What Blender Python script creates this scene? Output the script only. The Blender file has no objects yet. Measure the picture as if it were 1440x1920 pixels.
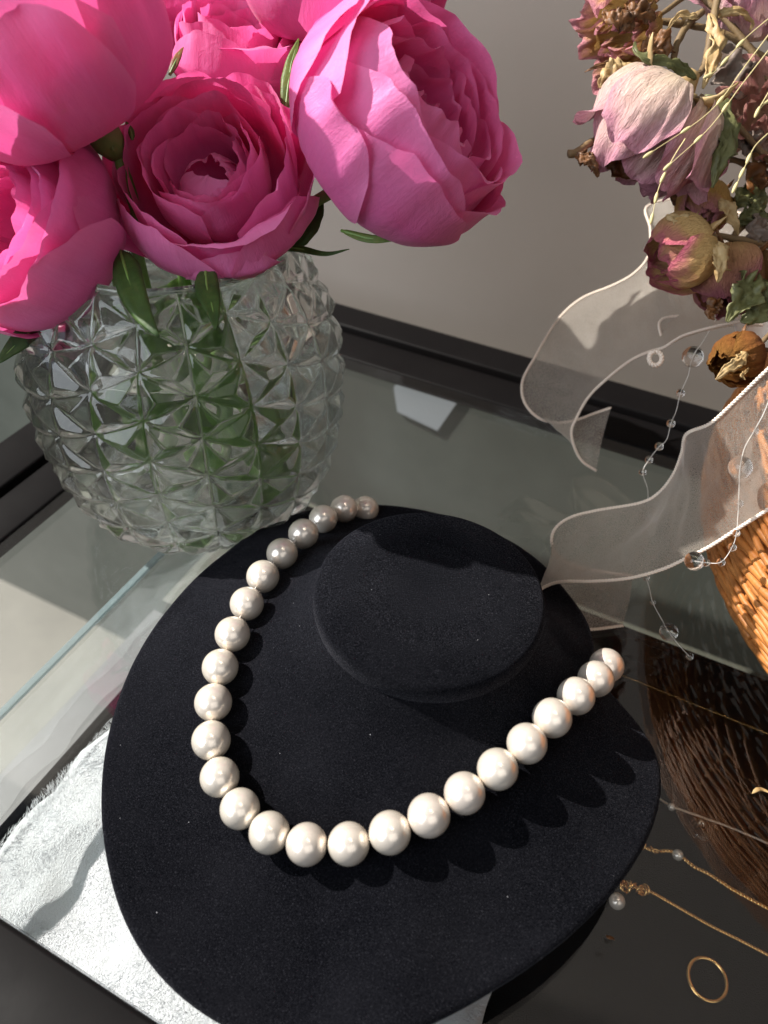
import bpy, bmesh, math, random
from mathutils import Vector, Matrix, Quaternion, noise
random.seed(11)
S = bpy.context.scene
COL = S.collection
PX = 1440.0                                   # focal length in photograph pixels
H = 0.245                                     # camera height above the glass top (metres)
PITCH, ROLL, YAW = math.radians(43.5), math.radians(2.5), math.radians(25)

# ---------------------------------------------------------------- camera
FW = Vector((0, math.cos(PITCH), -math.sin(PITCH)))
RT0 = Vector((1, 0, 0)); UP0 = RT0.cross(FW)
RT = RT0 * math.cos(ROLL) + UP0 * math.sin(ROLL)
UP = -RT0 * math.sin(ROLL) + UP0 * math.cos(ROLL)
CAM = Vector((0, 0, H))
cd = bpy.data.cameras.new('camera'); cam = bpy.data.objects.new('camera', cd); COL.objects.link(cam)
cam.matrix_world = Matrix(((RT.x, UP.x, -FW.x, CAM.x), (RT.y, UP.y, -FW.y, CAM.y), (RT.z, UP.z, -FW.z, CAM.z), (0, 0, 0, 1)))
cd.sensor_fit = 'VERTICAL'; cd.sensor_height = 34.6; cd.lens = 34.6 * PX / 1920.0
cd.clip_start = 0.005; cd.clip_end = 50
cd.dof.use_dof = True; cd.dof.focus_distance = 0.262; cd.dof.aperture_fstop = 11.0
S.camera = cam

# ---------------------------------------------------------------- light
W = bpy.data.worlds.new('World'); S.world = W; W.use_nodes = True
bg = W.node_tree.nodes['Background']; bg.inputs[0].default_value = (0.80, 0.86, 1.0, 1); bg.inputs[1].default_value = 0.085
SAZ, SEL = math.radians(-18), math.radians(41)
SUN_DIR = Vector((math.cos(SAZ) * math.cos(SEL), math.sin(SAZ) * math.cos(SEL), -math.sin(SEL)))
def aim(o, d): o.rotation_euler = d.to_track_quat('-Z', 'Y').to_euler()
ld = bpy.data.lights.new('sunbeam_lamp', 'SPOT'); lo = bpy.data.objects.new('sunbeam_lamp', ld); COL.objects.link(lo)
ld.energy = 2850; ld.shadow_soft_size = 0.022; ld.spot_size = math.radians(26); ld.spot_blend = 0.2; ld.color = (1.0, 0.95, 0.88)
lo.location = Vector((0.02, 0.2, 0.03)) - SUN_DIR * 5.0; aim(lo, SUN_DIR)
def area(name, loc, target, sx, sy, watts, color):
    l = bpy.data.lights.new(name, 'AREA'); o = bpy.data.objects.new(name, l); COL.objects.link(o)
    l.shape = 'RECTANGLE'; l.size = sx; l.size_y = sy; l.energy = watts; l.color = color
    o.location = loc; aim(o, Vector(target) - Vector(loc)); return o
area('window_light', (-1.35, -0.75, 0.95), (0, 0.2, 0.08), 1.2, 1.4, 25.0, (0.86, 0.93, 1.0))
area('fill_light', (0.45, -1.0, 1.05), (0, 0.2, 0.1), 1.2, 1.0, 3.5, (1.0, 0.95, 0.88))  # added soft fill from the camera side to lift the shaded roses
area('ceiling_lamp', (0.25, 0.05, 1.7), (0.05, 0.2, 0), 0.10, 0.55, 2.2, (1.0, 0.86, 0.7))
S.view_settings.view_transform = 'Standard'; S.view_settings.look = 'None'
S.view_settings.exposure = 0.0; S.view_settings.gamma = 1.0; S.view_settings.use_curve_mapping = False
S.render.engine = 'CYCLES'
cy = S.cycles
cy.max_bounces = 12; cy.transmission_bounces = 10; cy.transparent_max_bounces = 16; cy.glossy_bounces = 4; cy.diffuse_bounces = 3
cy.use_adaptive_sampling = True; cy.adaptive_threshold = 0.02
cy.sample_clamp_indirect = 4.0; cy.blur_glossy = 0.5; cy.use_denoising = True
try: cy.denoiser = 'OPENIMAGEDENOISE'
except Exception: pass

# ---------------------------------------------------------------- coordinates
def ray(x, y): return FW + RT * ((x - 720) / PX) - UP * ((y - 960) / PX)
def at(x, y, z=0.0):
    d = ray(x, y); return CAM + d * ((z - H) / d.z)
def atd(x, y, d): return CAM + ray(x, y) * d
D1 = Vector((math.cos(YAW), -math.sin(YAW), 0)); D2 = Vector((math.sin(YAW), math.cos(YAW), 0)); Z = Vector((0, 0, 1))
def tab(u, v, z=0.0): return D1 * u + D2 * v + Z * z

# ---------------------------------------------------------------- building helpers
def tag(o, label=None, cat=None, group=None, kind=None):
    if label: o['label'] = label
    if cat: o['category'] = cat
    if group: o['group'] = group
    if kind: o['kind'] = kind
    return o
def empty(name, loc=(0, 0, 0), label=None, cat=None, group=None):
    o = bpy.data.objects.new(name, None); o.empty_display_size = 0.01; COL.objects.link(o); o.location = loc
    return tag(o, label, cat, group)
def root_loc(o):
    v = Vector((0, 0, 0))
    while o is not None:
        v += o.location; o = o.parent
    return v
def build(name, verts, faces, m, parent=None, smooth=True, loc=None, attr=None, uv=None):
    off = root_loc(parent) if parent else (Vector(loc) if loc is not None else Vector((0, 0, 0)))
    me = bpy.data.meshes.new(name)
    me.from_pydata([tuple(Vector(v) - off) for v in verts], [], faces)
    if smooth: me.polygons.foreach_set('use_smooth', [True] * len(me.polygons))
    if m: me.materials.append(m)
    if attr:
        for k, vals in attr.items():
            a = me.attributes.new(k, 'FLOAT', 'POINT'); a.data.foreach_set('value', vals)
    if uv:
        l = me.uv_layers.new(name='UVMap'); idx = [0] * len(me.loops); me.loops.foreach_get('vertex_index', idx)
        flat = []
        for i in idx: flat += uv[i]
        l.data.foreach_set('uv', flat)
    me.update()
    o = bpy.data.objects.new(name, me); COL.objects.link(o)
    if parent: o.parent = parent
    elif loc is not None: o.location = loc
    return o
def inst(name, me, loc, parent, rot=None, scale=None):
    o = bpy.data.objects.new(name, me); COL.objects.link(o)
    if parent: o.parent = parent; o.location = Vector(loc) - root_loc(parent)
    else: o.location = loc
    if rot is not None: o.rotation_mode = 'QUATERNION'; o.rotation_quaternion = rot
    if scale is not None: o.scale = scale
    return o
def grid_faces(nu, nv, wrap=False, base=0):
    f = []
    for j in range(nv - 1):
        for i in range(nu if wrap else nu - 1):
            a = base + j * nu + i; b = base + j * nu + (i + 1) % nu
            f.append((a, b, b + nu, a + nu))
    return f
def catmull(P, n):
    P = [Vector(p) for p in P]
    Q = [P[0] * 2 - P[1]] + P + [P[-1] * 2 - P[-2]]
    seg = len(P) - 1; out = []
    for k in range(n):
        t = k / (n - 1) * seg; i = min(int(t), seg - 1); t -= i
        a, b, c, d = Q[i:i + 4]
        out.append(0.5 * ((2 * b) + (c - a) * t + (2 * a - 5 * b + 4 * c - d) * t * t + (3 * b - a - 3 * c + d) * t ** 3))
    return out
def resample(P, n):
    L = [0.0]
    for a, b in zip(P, P[1:]): L.append(L[-1] + (b - a).length)
    out = []; j = 0
    for k in range(n):
        s = L[-1] * k / (n - 1)
        while j < len(P) - 2 and L[j + 1] < s: j += 1
        d = L[j + 1] - L[j]; out.append(P[j].lerp(P[j + 1], (s - L[j]) / d if d > 1e-12 else 0))
    return out
def frames(P):
    T = []
    for i in range(len(P)):
        t = P[min(i + 1, len(P) - 1)] - P[max(i - 1, 0)]; T.append(t.normalized() if t.length > 1e-12 else Vector((0, 0, 1)))
    n = T[0].orthogonal().normalized(); out = []
    for t in T:
        n = (n - t * n.dot(t)); n = n.normalized() if n.length > 1e-9 else t.orthogonal().normalized()
        out.append((t, n, t.cross(n)))
    return out
def tube_data(P, rad, sides=8, wob=0.0, seed=0.0, cap=True):
    V = []; F = []
    fr = frames(P); m = len(P)
    for i, (p, (t, n, b)) in enumerate(zip(P, fr)):
        r = rad(i / (m - 1)) if callable(rad) else rad
        for k in range(sides):
            a = 2 * math.pi * k / sides
            q = 1 + (wob * noise.noise(Vector((p.x * 300 + seed, p.y * 300 + k * .7, p.z * 300))) if wob else 0)
            V.append(p + (n * math.cos(a) + b * math.sin(a)) * r * q)
    F = grid_faces(sides, m, True)
    if cap:
        F.append(tuple(reversed(range(sides)))); F.append(tuple(range((m - 1) * sides, m * sides)))
    return V, F
def merge(*vf):
    V = []; F = []
    for v, f in vf:
        o = len(V); V += list(v); F += [tuple(i + o for i in q) for q in f]
    return V, F
def cord_data(P, R, pitch, strands=2, sides=6, seg=9):
    L = sum((b - a).length for a, b in zip(P, P[1:])); n = max(8, int(L / pitch * seg))
    Q = resample(P, n); fr = frames(Q); parts = []
    for s in range(strands):
        pts = []
        for i, (p, (t, nn, b)) in enumerate(zip(Q, fr)):
            a = 2 * math.pi * (i / seg + s / strands); pts.append(p + (nn * math.cos(a) + b * math.sin(a)) * R * 0.5)
        parts.append(tube_data(pts, R * 0.62, sides))
    return merge(*parts)
def box_data(o, ax, ay, az, a, b):
    V = []
    for k in (0, 1):
        for j in (0, 1):
            for i in (0, 1):
                V.append(o + ax * (a[0], b[0])[i] + ay * (a[1], b[1])[j] + az * (a[2], b[2])[k])
    return V, [(0, 2, 3, 1), (4, 5, 7, 6), (0, 1, 5, 4), (2, 6, 7, 3), (0, 4, 6, 2), (1, 3, 7, 5)]
def bevel(o, w, seg=2):
    md = o.modifiers.new('bevel', 'BEVEL'); md.width = w; md.segments = seg; md.limit_method = 'ANGLE'
    o.data.polygons.foreach_set('use_smooth', [True] * len(o.data.polygons))
    return o
def uvsphere(name, r, nu=32, nv=20, m=None):
    V = [Vector((0, 0, -r))]; F = []
    for j in range(1, nv):
        b = -math.pi / 2 + math.pi * j / nv
        for i in range(nu):
            a = 2 * math.pi * i / nu; V.append(Vector((r * math.cos(b) * math.cos(a), r * math.cos(b) * math.sin(a), r * math.sin(b))))
    V.append(Vector((0, 0, r))); top = len(V) - 1
    for i in range(nu): F.append((0, 1 + (i + 1) % nu, 1 + i))
    F += grid_faces(nu, nv - 1, True, 1)
    b = 1 + (nv - 2) * nu
    for i in range(nu): F.append((b + i, b + (i + 1) % nu, top))
    me = bpy.data.meshes.new(name); me.from_pydata([tuple(v) for v in V], [], F); me.polygons.foreach_set('use_smooth', [True] * len(F))
    if m: me.materials.append(m)
    return me
def lerp_tab(T, x):
    for (a, va), (b, vb) in zip(T, T[1:]):
        if x <= b:
            t = (x - a) / (b - a); t = max(0, min(1, t)); t = t * t * (3 - 2 * t)
            if isinstance(va, tuple): return tuple(p + (q - p) * t for p, q in zip(va, vb))
            return va + (vb - va) * t
    return T[-1][1]

# ---------------------------------------------------------------- materials
class NT:
    def __init__(s, name):
        s.m = bpy.data.materials.new(name); s.m.use_nodes = True; s.t = s.m.node_tree; s.t.nodes.clear()
        s.out = s.n('ShaderNodeOutputMaterial')
    def n(s, t, **k):
        x = s.t.nodes.new(t)
        for a, b in k.items(): setattr(x, a, b)
        return x
    def l(s, a, b): s.t.links.new(a, b)
    def val(s, sock, v):
        if hasattr(v, 'is_output') or isinstance(v, bpy.types.NodeSocket): s.l(v, sock)
        else: sock.default_value = v
    def coords(s, kind='Object'): return s.n('ShaderNodeTexCoord').outputs[kind]
    def noise(s, scale, detail=3, rough=.55, vec=None, dist=0):
        x = s.n('ShaderNodeTexNoise'); x.inputs['Scale'].default_value = scale; x.inputs['Detail'].default_value = detail
        x.inputs['Roughness'].default_value = rough; x.inputs['Distortion'].default_value = dist
        s.l(vec if vec is not None else s.coords(), x.inputs['Vector']); return x.outputs['Fac']
    def ramp(s, f, stops, interp='LINEAR'):
        r = s.n('ShaderNodeValToRGB'); r.color_ramp.interpolation = interp; e = r.color_ramp.elements
        while len(e) < len(stops): e.new(0.5)
        for q, (p, c) in zip(e, stops): q.position = p; q.color = (*c, 1) if len(c) == 3 else c
        s.l(f, r.inputs[0]); return r.outputs[0]
    def mix(s, f, a, b, blend='MIX'):
        x = s.n('ShaderNodeMix', data_type='RGBA', blend_type=blend)
        s.val(x.inputs[0], f); s.val(x.inputs[6], a if not isinstance(a, tuple) else (*a, 1)); s.val(x.inputs[7], b if not isinstance(b, tuple) else (*b, 1))
        return x.outputs[2]
    def math(s, op, a, b=0.0):
        x = s.n('ShaderNodeMath', operation=op); s.val(x.inputs[0], a); s.val(x.inputs[1], b); return x.outputs[0]
    def bump(s, h, strength=.3, dist=.001, normal=None):
        x = s.n('ShaderNodeBump'); x.inputs['Strength'].default_value = strength; x.inputs['Distance'].default_value = dist
        s.l(h, x.inputs['Height'])
        if normal is not None: s.l(normal, x.inputs['Normal'])
        return x.outputs[0]
    def pr(s, base, rough=.5, metal=0.0, spec=.5, normal=None, **k):
        p = s.n('ShaderNodeBsdfPrincipled')
        s.val(p.inputs['Base Color'], (*base, 1) if isinstance(base, tuple) else base); s.val(p.inputs['Roughness'], rough)
        s.val(p.inputs['Metallic'], metal); s.val(p.inputs['Specular IOR Level'], spec)
        if normal is not None: s.l(normal, p.inputs['Normal'])
        for a, b in k.items(): s.val(p.inputs[a], b)
        return p.outputs[0]
    def sh(s, t, color=None, normal=None, **k):
        x = s.n(t)
        if color is not None: s.val(x.inputs['Color'], (*color, 1) if isinstance(color, tuple) else color)
        if normal is not None: s.l(normal, x.inputs['Normal'])
        for a, b in k.items(): s.val(x.inputs[a], b)
        return x.outputs[0]
    def mixs(s, f, a, b):
        x = s.n('ShaderNodeMixShader'); s.val(x.inputs[0], f); s.l(a, x.inputs[1]); s.l(b, x.inputs[2]); return x.outputs[0]
    def attr(s, name): return s.n('ShaderNodeAttribute', attribute_name=name).outputs['Fac']
    def done(s, sh): s.l(sh, s.out.inputs[0]); return s.m

def m_wall():
    t = NT('wall_paint'); c = t.mix(t.noise(9, 4), (.26, .232, .208), (.29, .26, .235))
    return t.done(t.pr(c, .85, spec=.15, normal=t.bump(t.noise(900, 2), .05, .0005)))
def m_floor():
    t = NT('floor_tile'); c = t.ramp(t.noise(6, 6, .6), [(.3, (.10, .098, .085)), (.7, (.165, .16, .138))])
    return t.done(t.pr(c, .45))
def m_board(name, a, b):
    t = NT(name); c = t.ramp(t.noise(22, 5, .6), [(.3, a), (.7, b)])
    return t.done(t.pr(c, .5, spec=.3))
def m_frame():
    t = NT('black_frame'); r = t.ramp(t.noise(60, 4), [(.3, (.42,) * 3), (.7, (.55,) * 3)])
    return t.done(t.pr(t.mix(t.noise(14, 3), (.0032, .003, .0034), (.006, .0053, .0055)), r, spec=.06, normal=t.bump(t.noise(1500, 2), .04, .0003)))
def m_sheet_glass(name, tint, ior=1.5):
    t = NT(name)
    fr = t.n('ShaderNodeFresnel'); bf = t.n('ShaderNodeNewGeometry').outputs['Backfacing']     # same reflectance on both faces of a thin pane
    t.l(t.math('ADD', t.math('MULTIPLY', bf, 1 / ior - ior), ior), fr.inputs[0])
    return t.done(t.mixs(fr.outputs[0], t.sh('ShaderNodeBsdfTransparent', tint), t.sh('ShaderNodeBsdfGlossy', (1, 1, 1), Roughness=t.math('MULTIPLY', t.math('POWER', t.noise(16, 5, .65, None, .8), 3.0), .16))))
def m_edge_glass():
    t = NT('glass_edge'); return t.done(t.mixs(.55, t.sh('ShaderNodeBsdfTransparent', (.86, .93, .93)), t.pr((.24, .30, .32), .12)))
def m_glass():
    t = NT('cut_glass')
    g = t.sh('ShaderNodeBsdfGlass', (.985, .99, .985), Roughness=0.004, IOR=1.5)
    return t.done(t.mixs(.07, g, t.sh('ShaderNodeBsdfTransparent', (.97, .98, .97))))
def m_water():
    t = NT('water'); return t.done(t.mixs(.25, t.sh('ShaderNodeBsdfGlass', (.97, .985, .97), Roughness=0.0, IOR=1.33), t.sh('ShaderNodeBsdfTransparent', (.98, .99, .98))))
def m_bead():
    t = NT('clear_bead'); g = t.sh('ShaderNodeBsdfGlass', (1, .985, .97), Roughness=0.0, IOR=1.45)
    return t.done(t.mixs(.12, g, t.sh('ShaderNodeBsdfTransparent', (1, .99, .98))))
def m_velvet():
    t = NT('black_velvet')
    n1 = t.noise(2900, 2, .7); n2 = t.noise(1100, 2, .6)
    c = t.ramp(n1, [(.40, (.0016, .0018, .0028)), (.60, (.0066, .0070, .0096)), (.78, (.034, .035, .044))])
    c = t.mix(t.ramp(t.noise(40, 3), [(.35, (0,) * 3), (.7, (1,) * 3)]), c, t.mix(.35, c, (.012, .0122, .0155)))
    vo = t.n('ShaderNodeTexVoronoi'); vo.inputs['Scale'].default_value = 420; t.l(t.coords(), vo.inputs['Vector'])
    sp = t.math('MULTIPLY', t.math('LESS_THAN', vo.outputs['Distance'], .055), t.math('GREATER_THAN', t.noise(330, 0), .72))
    c = t.mix(sp, c, (.55, .55, .58))
    b = t.bump(t.math('ADD', n1, t.math('MULTIPLY', n2, .7)), .55, .0006)
    d = t.sh('ShaderNodeBsdfDiffuse', t.mix(1, c, (.6, .6, .61), 'MULTIPLY'), b)
    nap = t.ramp(t.noise(28, 4, .6, None, .6), [(.3, (.6,) * 3), (.7, (1.25,) * 3)])
    fz = t.mix(1, t.ramp(n1, [(.36, (.012, .0125, .016)), (.62, (.078, .079, .092)), (.80, (.36, .36, .40))]), nap, 'MULTIPLY')
    sh = t.n('ShaderNodeBsdfSheen'); t.l(fz, sh.inputs['Color']); sh.inputs['Roughness'].default_value = .55; t.l(b, sh.inputs['Normal'])
    ad = t.n('ShaderNodeAddShader'); t.l(d, ad.inputs[0]); t.l(sh.outputs[0], ad.inputs[1])
    return t.done(ad.outputs[0])
def m_pearl():
    t = NT('pearl')
    lw = t.n('ShaderNodeLayerWeight'); lw.inputs[0].default_value = .35
    oi = t.n('ShaderNodeObjectInfo')
    c = t.ramp(lw.outputs['Facing'], [(0, (.86, .795, .71)), (.45, (.83, .765, .66)), (1, (.74, .66, .53))])
    c = t.mix(t.math('MULTIPLY', oi.outputs['Random'], .30), c, (.84, .70, .65))
    nb = t.bump(t.noise(420, 3), .05, .0005)
    return t.done(t.pr(c, .25, metal=.52, spec=.6, normal=nb, **{'Coat Weight': .55, 'Coat Roughness': .07, 'Coat IOR': 1.5}))
def m_petal(name, inner, outer, edge, base, wr=.25, seed=0):
    t = NT(name)
    uvn = t.n('ShaderNodeUVMap').outputs[0]
    geo = t.n('ShaderNodeNewGeometry'); v = t.attr('along')
    bf = geo.outputs['Backfacing']
    c = t.mix(bf, outer, inner)
    c = t.mix(t.ramp(v, [(.0, (1,) * 3), (.22, (0,) * 3)]), c, base)
    c = t.mix(t.ramp(v, [(.72, (0,) * 3), (1.0, (.7,) * 3)]), c, edge)
    mp = t.n('ShaderNodeMapping'); mp.inputs['Scale'].default_value = (26, 2.2, 1); t.l(uvn, mp.inputs[0])
    vein = t.noise(2.2, 5, .6, mp.outputs[0], .6)
    c = t.mix(t.math('MULTIPLY', t.ramp(vein, [(.35, (0,) * 3), (.75, (1,) * 3)]), .32), c, t.mix(1, c, (.93, .74, .84), 'MULTIPLY'))
    c = t.mix(t.math('MULTIPLY', t.ramp(t.noise(130, 4), [(.42, (0,) * 3), (.8, (1,) * 3)]), .22), c, edge)
    blot = t.ramp(t.noise(70, 5, .65, None, .5), [(.66, (0,) * 3), (.76, (1,) * 3)])
    c = t.mix(t.math('MULTIPLY', blot, .25), c, (.75, .38, .30))
    wv = t.noise(3.2, 5, .65, mp.outputs[0], 1.2)
    mp2 = t.n('ShaderNodeMapping'); mp2.inputs['Scale'].default_value = (7, 5, 1); t.l(uvn, mp2.inputs[0])
    b = t.bump(vein, wr, .0008, t.bump(t.noise(2.5, 4, .6, mp2.outputs[0], 1.0), wr * .9, .0016))
    d = t.pr(c, .48, spec=.28, normal=b, **{'Sheen Weight': .12, 'Sheen Roughness': .35})
    tr = t.sh('ShaderNodeBsdfTranslucent', t.mix(1, c, (1.0, .62, .80), 'MULTIPLY'), b)
    return t.done(t.mixs(.38, d, tr))
def m_dry_petal(name, tip, mid, base, wr=1.0):
    t = NT(name); uvn = t.n('ShaderNodeUVMap').outputs[0]; v = t.attr('along')
    mp = t.n('ShaderNodeMapping'); mp.inputs['Scale'].default_value = (9, 3.0, 1); t.l(uvn, mp.inputs[0])
    n = t.noise(4.5, 6, .65, mp.outputs[0], .8); n2 = t.noise(2.5, 5, .6, uvn, 1.0)
    vv = t.math('ADD', v, t.math('MULTIPLY', t.math('SUBTRACT', n2, .5), .55))
    c = t.ramp(vv, [(.15, base), (.66, mid), (.98, tip)])
    c = t.mix(t.math('MULTIPLY', t.ramp(n, [(.35, (1,) * 3), (.6, (0,) * 3)]), .40), c, t.mix(1, c, (.58, .42, .34), 'MULTIPLY'))
    b = t.bump(n, wr, .0020, t.bump(t.noise(9, 5, .7, mp.outputs[0], .5), wr * .5, .0005))
    d = t.pr(c, .75, spec=.15, normal=b)
    return t.done(t.mixs(.16, d, t.sh('ShaderNodeBsdfTranslucent', c, b)))
def m_leaf(name, a, b_, trans=.25):
    t = NT(name); c = t.ramp(t.noise(120, 4, .6, None, .4), [(.3, a), (.72, b_)])
    wv = t.noise(420, 4, .6); b = t.bump(wv, .35, .0006)
    d = t.pr(c, .5, spec=.4, normal=b)
    return t.done(t.mixs(trans, d, t.sh('ShaderNodeBsdfTranslucent', c, b)))
def m_organza():
    t = NT('organza'); n = t.noise(2600, 3, .7)
    tc = t.n('ShaderNodeUVMap').outputs[0]
    mp = t.n('ShaderNodeMapping'); mp.inputs['Scale'].default_value = (320, 60, 1); t.l(tc, mp.inputs[0])
    w1 = t.noise(1.6, 2, .6, mp.outputs[0])
    b = t.bump(t.math('ADD', n, w1), .9, .0010)
    d = t.mixs(.45, t.sh('ShaderNodeBsdfDiffuse', (.92, .83, .72), b), t.sh('ShaderNodeBsdfTranslucent', (.93, .84, .73), b))
    g = t.sh('ShaderNodeBsdfGlossy', (.95, .92, .88), b, Roughness=.25)
    f = t.mixs(.42, d, g)
    lw = t.n('ShaderNodeLayerWeight'); lw.inputs[0].default_value = .3
    op = t.math('ADD', t.math('MULTIPLY', lw.outputs['Facing'], .45), t.math('ADD', t.math('MULTIPLY', n, .50), .22))
    return t.done(t.mixs(t.math('MINIMUM', op, .9), t.sh('ShaderNodeBsdfTransparent', (1, .985, .97)), f))
def m_cord():
    t = NT('ribbon_cord'); return t.done(t.pr(t.mix(t.noise(1500, 3), (.70, .58, .48), (.84, .74, .64)), .6, normal=t.bump(t.noise(3000, 3), .4, .0004)))
def m_wicker():
    t = NT('willow'); oi = t.n('ShaderNodeObjectInfo').outputs['Random']
    c = t.ramp(t.noise(95, 5, .6, None, .5), [(.28, (.25, .085, .018)), (.5, (.46, .165, .036)), (.75, (.62, .26, .065))])
    c = t.mix(t.math('MULTIPLY', oi, .5), c, (.30, .125, .035))
    return t.done(t.pr(c, .5, spec=.4, normal=t.bump(t.noise(600, 5), .6, .0005)))
def m_simple(name, c, rough=.5, metal=0, spec=.5, nz=None, bs=0, **k):
    t = NT(name)
    base = c if nz is None else t.mix(t.noise(nz[0], 4), c, nz[1])
    return t.done(t.pr(base, rough, metal, spec, t.bump(t.noise(bs, 3), .4, .0006) if bs else None, **k))
def m_fur():
    t = NT('white_fur')
    return t.done(t.pr(t.mix(t.noise(120, 5), (.87, .91, .975), (.93, .955, .99)), .9, spec=.1, normal=t.bump(t.noise(1400, 4, .7), .8, .002), **{'Sheen Weight': .3}))
M = dict(wall=m_wall(), floor=m_floor(), frame=m_frame(), top=m_sheet_glass('table_glass', (.982, .988, .984)), panel=m_sheet_glass('case_glass', (.965, .98, .976)),
         gedge=m_edge_glass(), glass=m_glass(), water=m_water(), bead=m_bead(), velvet=m_velvet(), pearl=m_pearl(),
         pink=m_petal('pink_petal', (.88, .135, .43), (.85, .195, .50), (.91, .31, .60), (.84, .34, .38), .2),
         leaf=m_leaf('green_leaf', (.022, .055, .012), (.065, .125, .024)), stem=m_simple('green_stem', (.09, .19, .035), .5, nz=(80, (.17, .29, .07))),
         sepal=m_leaf('sepal', (.06, .13, .02), (.17, .22, .05)), organza=m_organza(), cord=m_cord(), wicker=m_wicker(), fur=m_fur(),
         gold=m_simple('gold', (.80, .50, .20), .25, 1.0), silver=m_simple('pale_metal', (.80, .70, .58), .3, 1.0),
         thread=m_simple('thread', (.75, .72, .68), .4), black=m_simple('black_felt', (.003, .003, .0034), .8, nz=(50, (.006, .0055, .0055)), spec=.1, bs=1800),
         paper=m_simple('white_paper', (.80, .80, .79), .8, nz=(30, (.74, .74, .74))),
         lit_patch=m_simple('lit_patch_tone', (.36, .40, .44), .8, nz=(25, (.46, .50, .54))),  # pale colour standing in for sunlight on the low wall
         wleaf=m_leaf('water_leaf', (.06, .16, .02), (.19, .33, .06), .35), dtan=m_leaf('dry_tan_leaf', (.38, .23, .09), (.62, .47, .24), .2), dbrown=m_leaf('dry_brown_leaf', (.07, .035, .018), (.24, .10, .03), .1),
         dgreen=m_leaf('dry_green_leaf', (.07, .075, .025), (.20, .20, .08), .15), dstem=m_simple('dry_stem', (.10, .06, .03), .7, nz=(90, (.24, .16, .07)), bs=900),
         dgrey=m_leaf('dry_grey_leaf', (.12, .085, .07), (.26, .20, .16), .1),
         straw=m_simple('straw', (.48, .40, .18), .6, nz=(200, (.62, .54, .28))))

# ================================================================ SETTING
wall = build('wall', [tab(-3, .440, -.62), tab(2.5, .440, -.62), tab(2.5, .440, 1.6), tab(-3, .440, 1.6)], [(0, 1, 2, 3)], M['wall'], smooth=False)
tag(wall, kind='structure')
floor = build('floor', [tab(-3, -2, -.62), tab(2.5, -2, -.62), tab(2.5, .5, -.62), tab(-3, .5, -.62)], [(0, 1, 2, 3)], M['floor'], smooth=False)
tag(floor, kind='structure')

_v, _f = box_data(Vector((0, 0, 0)), D1, D2, Z, (-3, .428, -.62), (2.5, .4395, -.030)); dado = build('wall_dado', _v, _f, m_board('dado_paint', (.10, .112, .098), (.125, .138, .122)), smooth=False); tag(dado, kind='structure')

# ================================================================ DISPLAY TABLE
U0, U1, V0, V1 = -.247, .48, .0255, .340       # glass opening
table = empty('display_table', tab(.1, .18, -.62), 'black framed glass topped display table carrying the vase and stand', 'table')
def bar(name, a, b, m=M['frame'], bev=.0016, parent=table):
    V, F = box_data(Vector((0, 0, 0)), D1, D2, Z, a, b); o = build(name, V, F, m, parent, False)
    if bev: bevel(o, bev, 3)
    return o
w1, w2 = .0265, .050
# outer rails stand 3 mm proud of the inner glazing beads, a shadow groove between
bar('outer_rail', (U0 - w2, V1 + w1 + .001, -.012), (U1 + w2, V1 + w2, .0035))
bar('outer_rail', (U0 - w2, V0 - w2, -.012), (U1 + w2, V0 - w1 - .001, .0035))
bar('outer_rail', (U0 - w2, V0 - w1 - .0006, -.012), (U0 - w1 + .003, V1 + w1 + .0004, .0033))
bar('outer_rail', (U1 + w1 + .001, V0 - w1 - .0006, -.012), (U1 + w2, V1 + w1 + .0004, .0033))
bar('glazing_bead', (U0 - .022, V1, -.008), (U1 + .022, V1 + w1 - .0015, .0008))
bar('glazing_bead', (U0 - .022, V0 - w1 + .0015, -.008), (U1 + .022, V0, .0008))
bar('glazing_bead', (U0 - .022, V0 + .0004, -.008), (U0, V1 - .0004, .0006))
bar('glazing_bead', (U1, V0 + .0004, -.008), (U1 + .022, V1 - .0004, .0006))
for u in (U0 - w2 + .004, U1 + w2 - .034):
    for v in (V0 - w2 + .004, V1 + w2 - .034): bar('leg', (u, v, -.62), (u + .03, v + .03, -.0125))
bar('glass_top', (U0 + .0005, V0 + .0005, -.006), (U1 - .0005, V1 - .0005, 0.0), M['top'], 0)
# boards of the lower shelf seen through the glass
bm_ = [m_board('shelf_cream', (.075, .077, .062), (.10, .10, .084)), m_board('shelf_grey', (.11, .11, .112), (.165, .165, .172))]
ZS = -.15
bar('shelf_board', (U0 - .02, .232, ZS - .015), (U1 + .02, V1 + .02, ZS), bm_[0], .001)
bar('shelf_board', (U0 - .02, -.02, ZS - .015), (U1 + .02, .224, ZS - .001), bm_[1], .001)
# inner glazed case
ZC = -.062
case = empty('display_case', tab(.1, .13, ZC), 'shallow glass sided jewellery case under the table glass', 'display case')
CU, CV = -.186, .248
bar('base', (CU - .004, V0 - .02, ZC - .008), (U1 + .015, CV + .004, ZC), M['black'], .001, case)
def pane(a, b): 
    o = bar('glass_panel', a, b, M['panel'], 0, case)
    return o
pane((CU - .005, V0 - .018, ZC + .0005), (CU, CV - .006, -.0105)); bar('panel_edge', (CU - .0045, V0 - .018, -.0103), (CU - .0015, CV - .006, -.0085), M['gedge'], .0004, case)
bar('back_panel', (CU + .0005, CV - .003, ZC + .0005), (U1 + .01, CV, -.030), M['black'], .0005, case); bar('edge_trim', (CU + .001, CV - .0045, ZC + .0012), (U1 + .01, CV - .0031, ZC + .0034), M['gold'], .0003, case)

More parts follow.
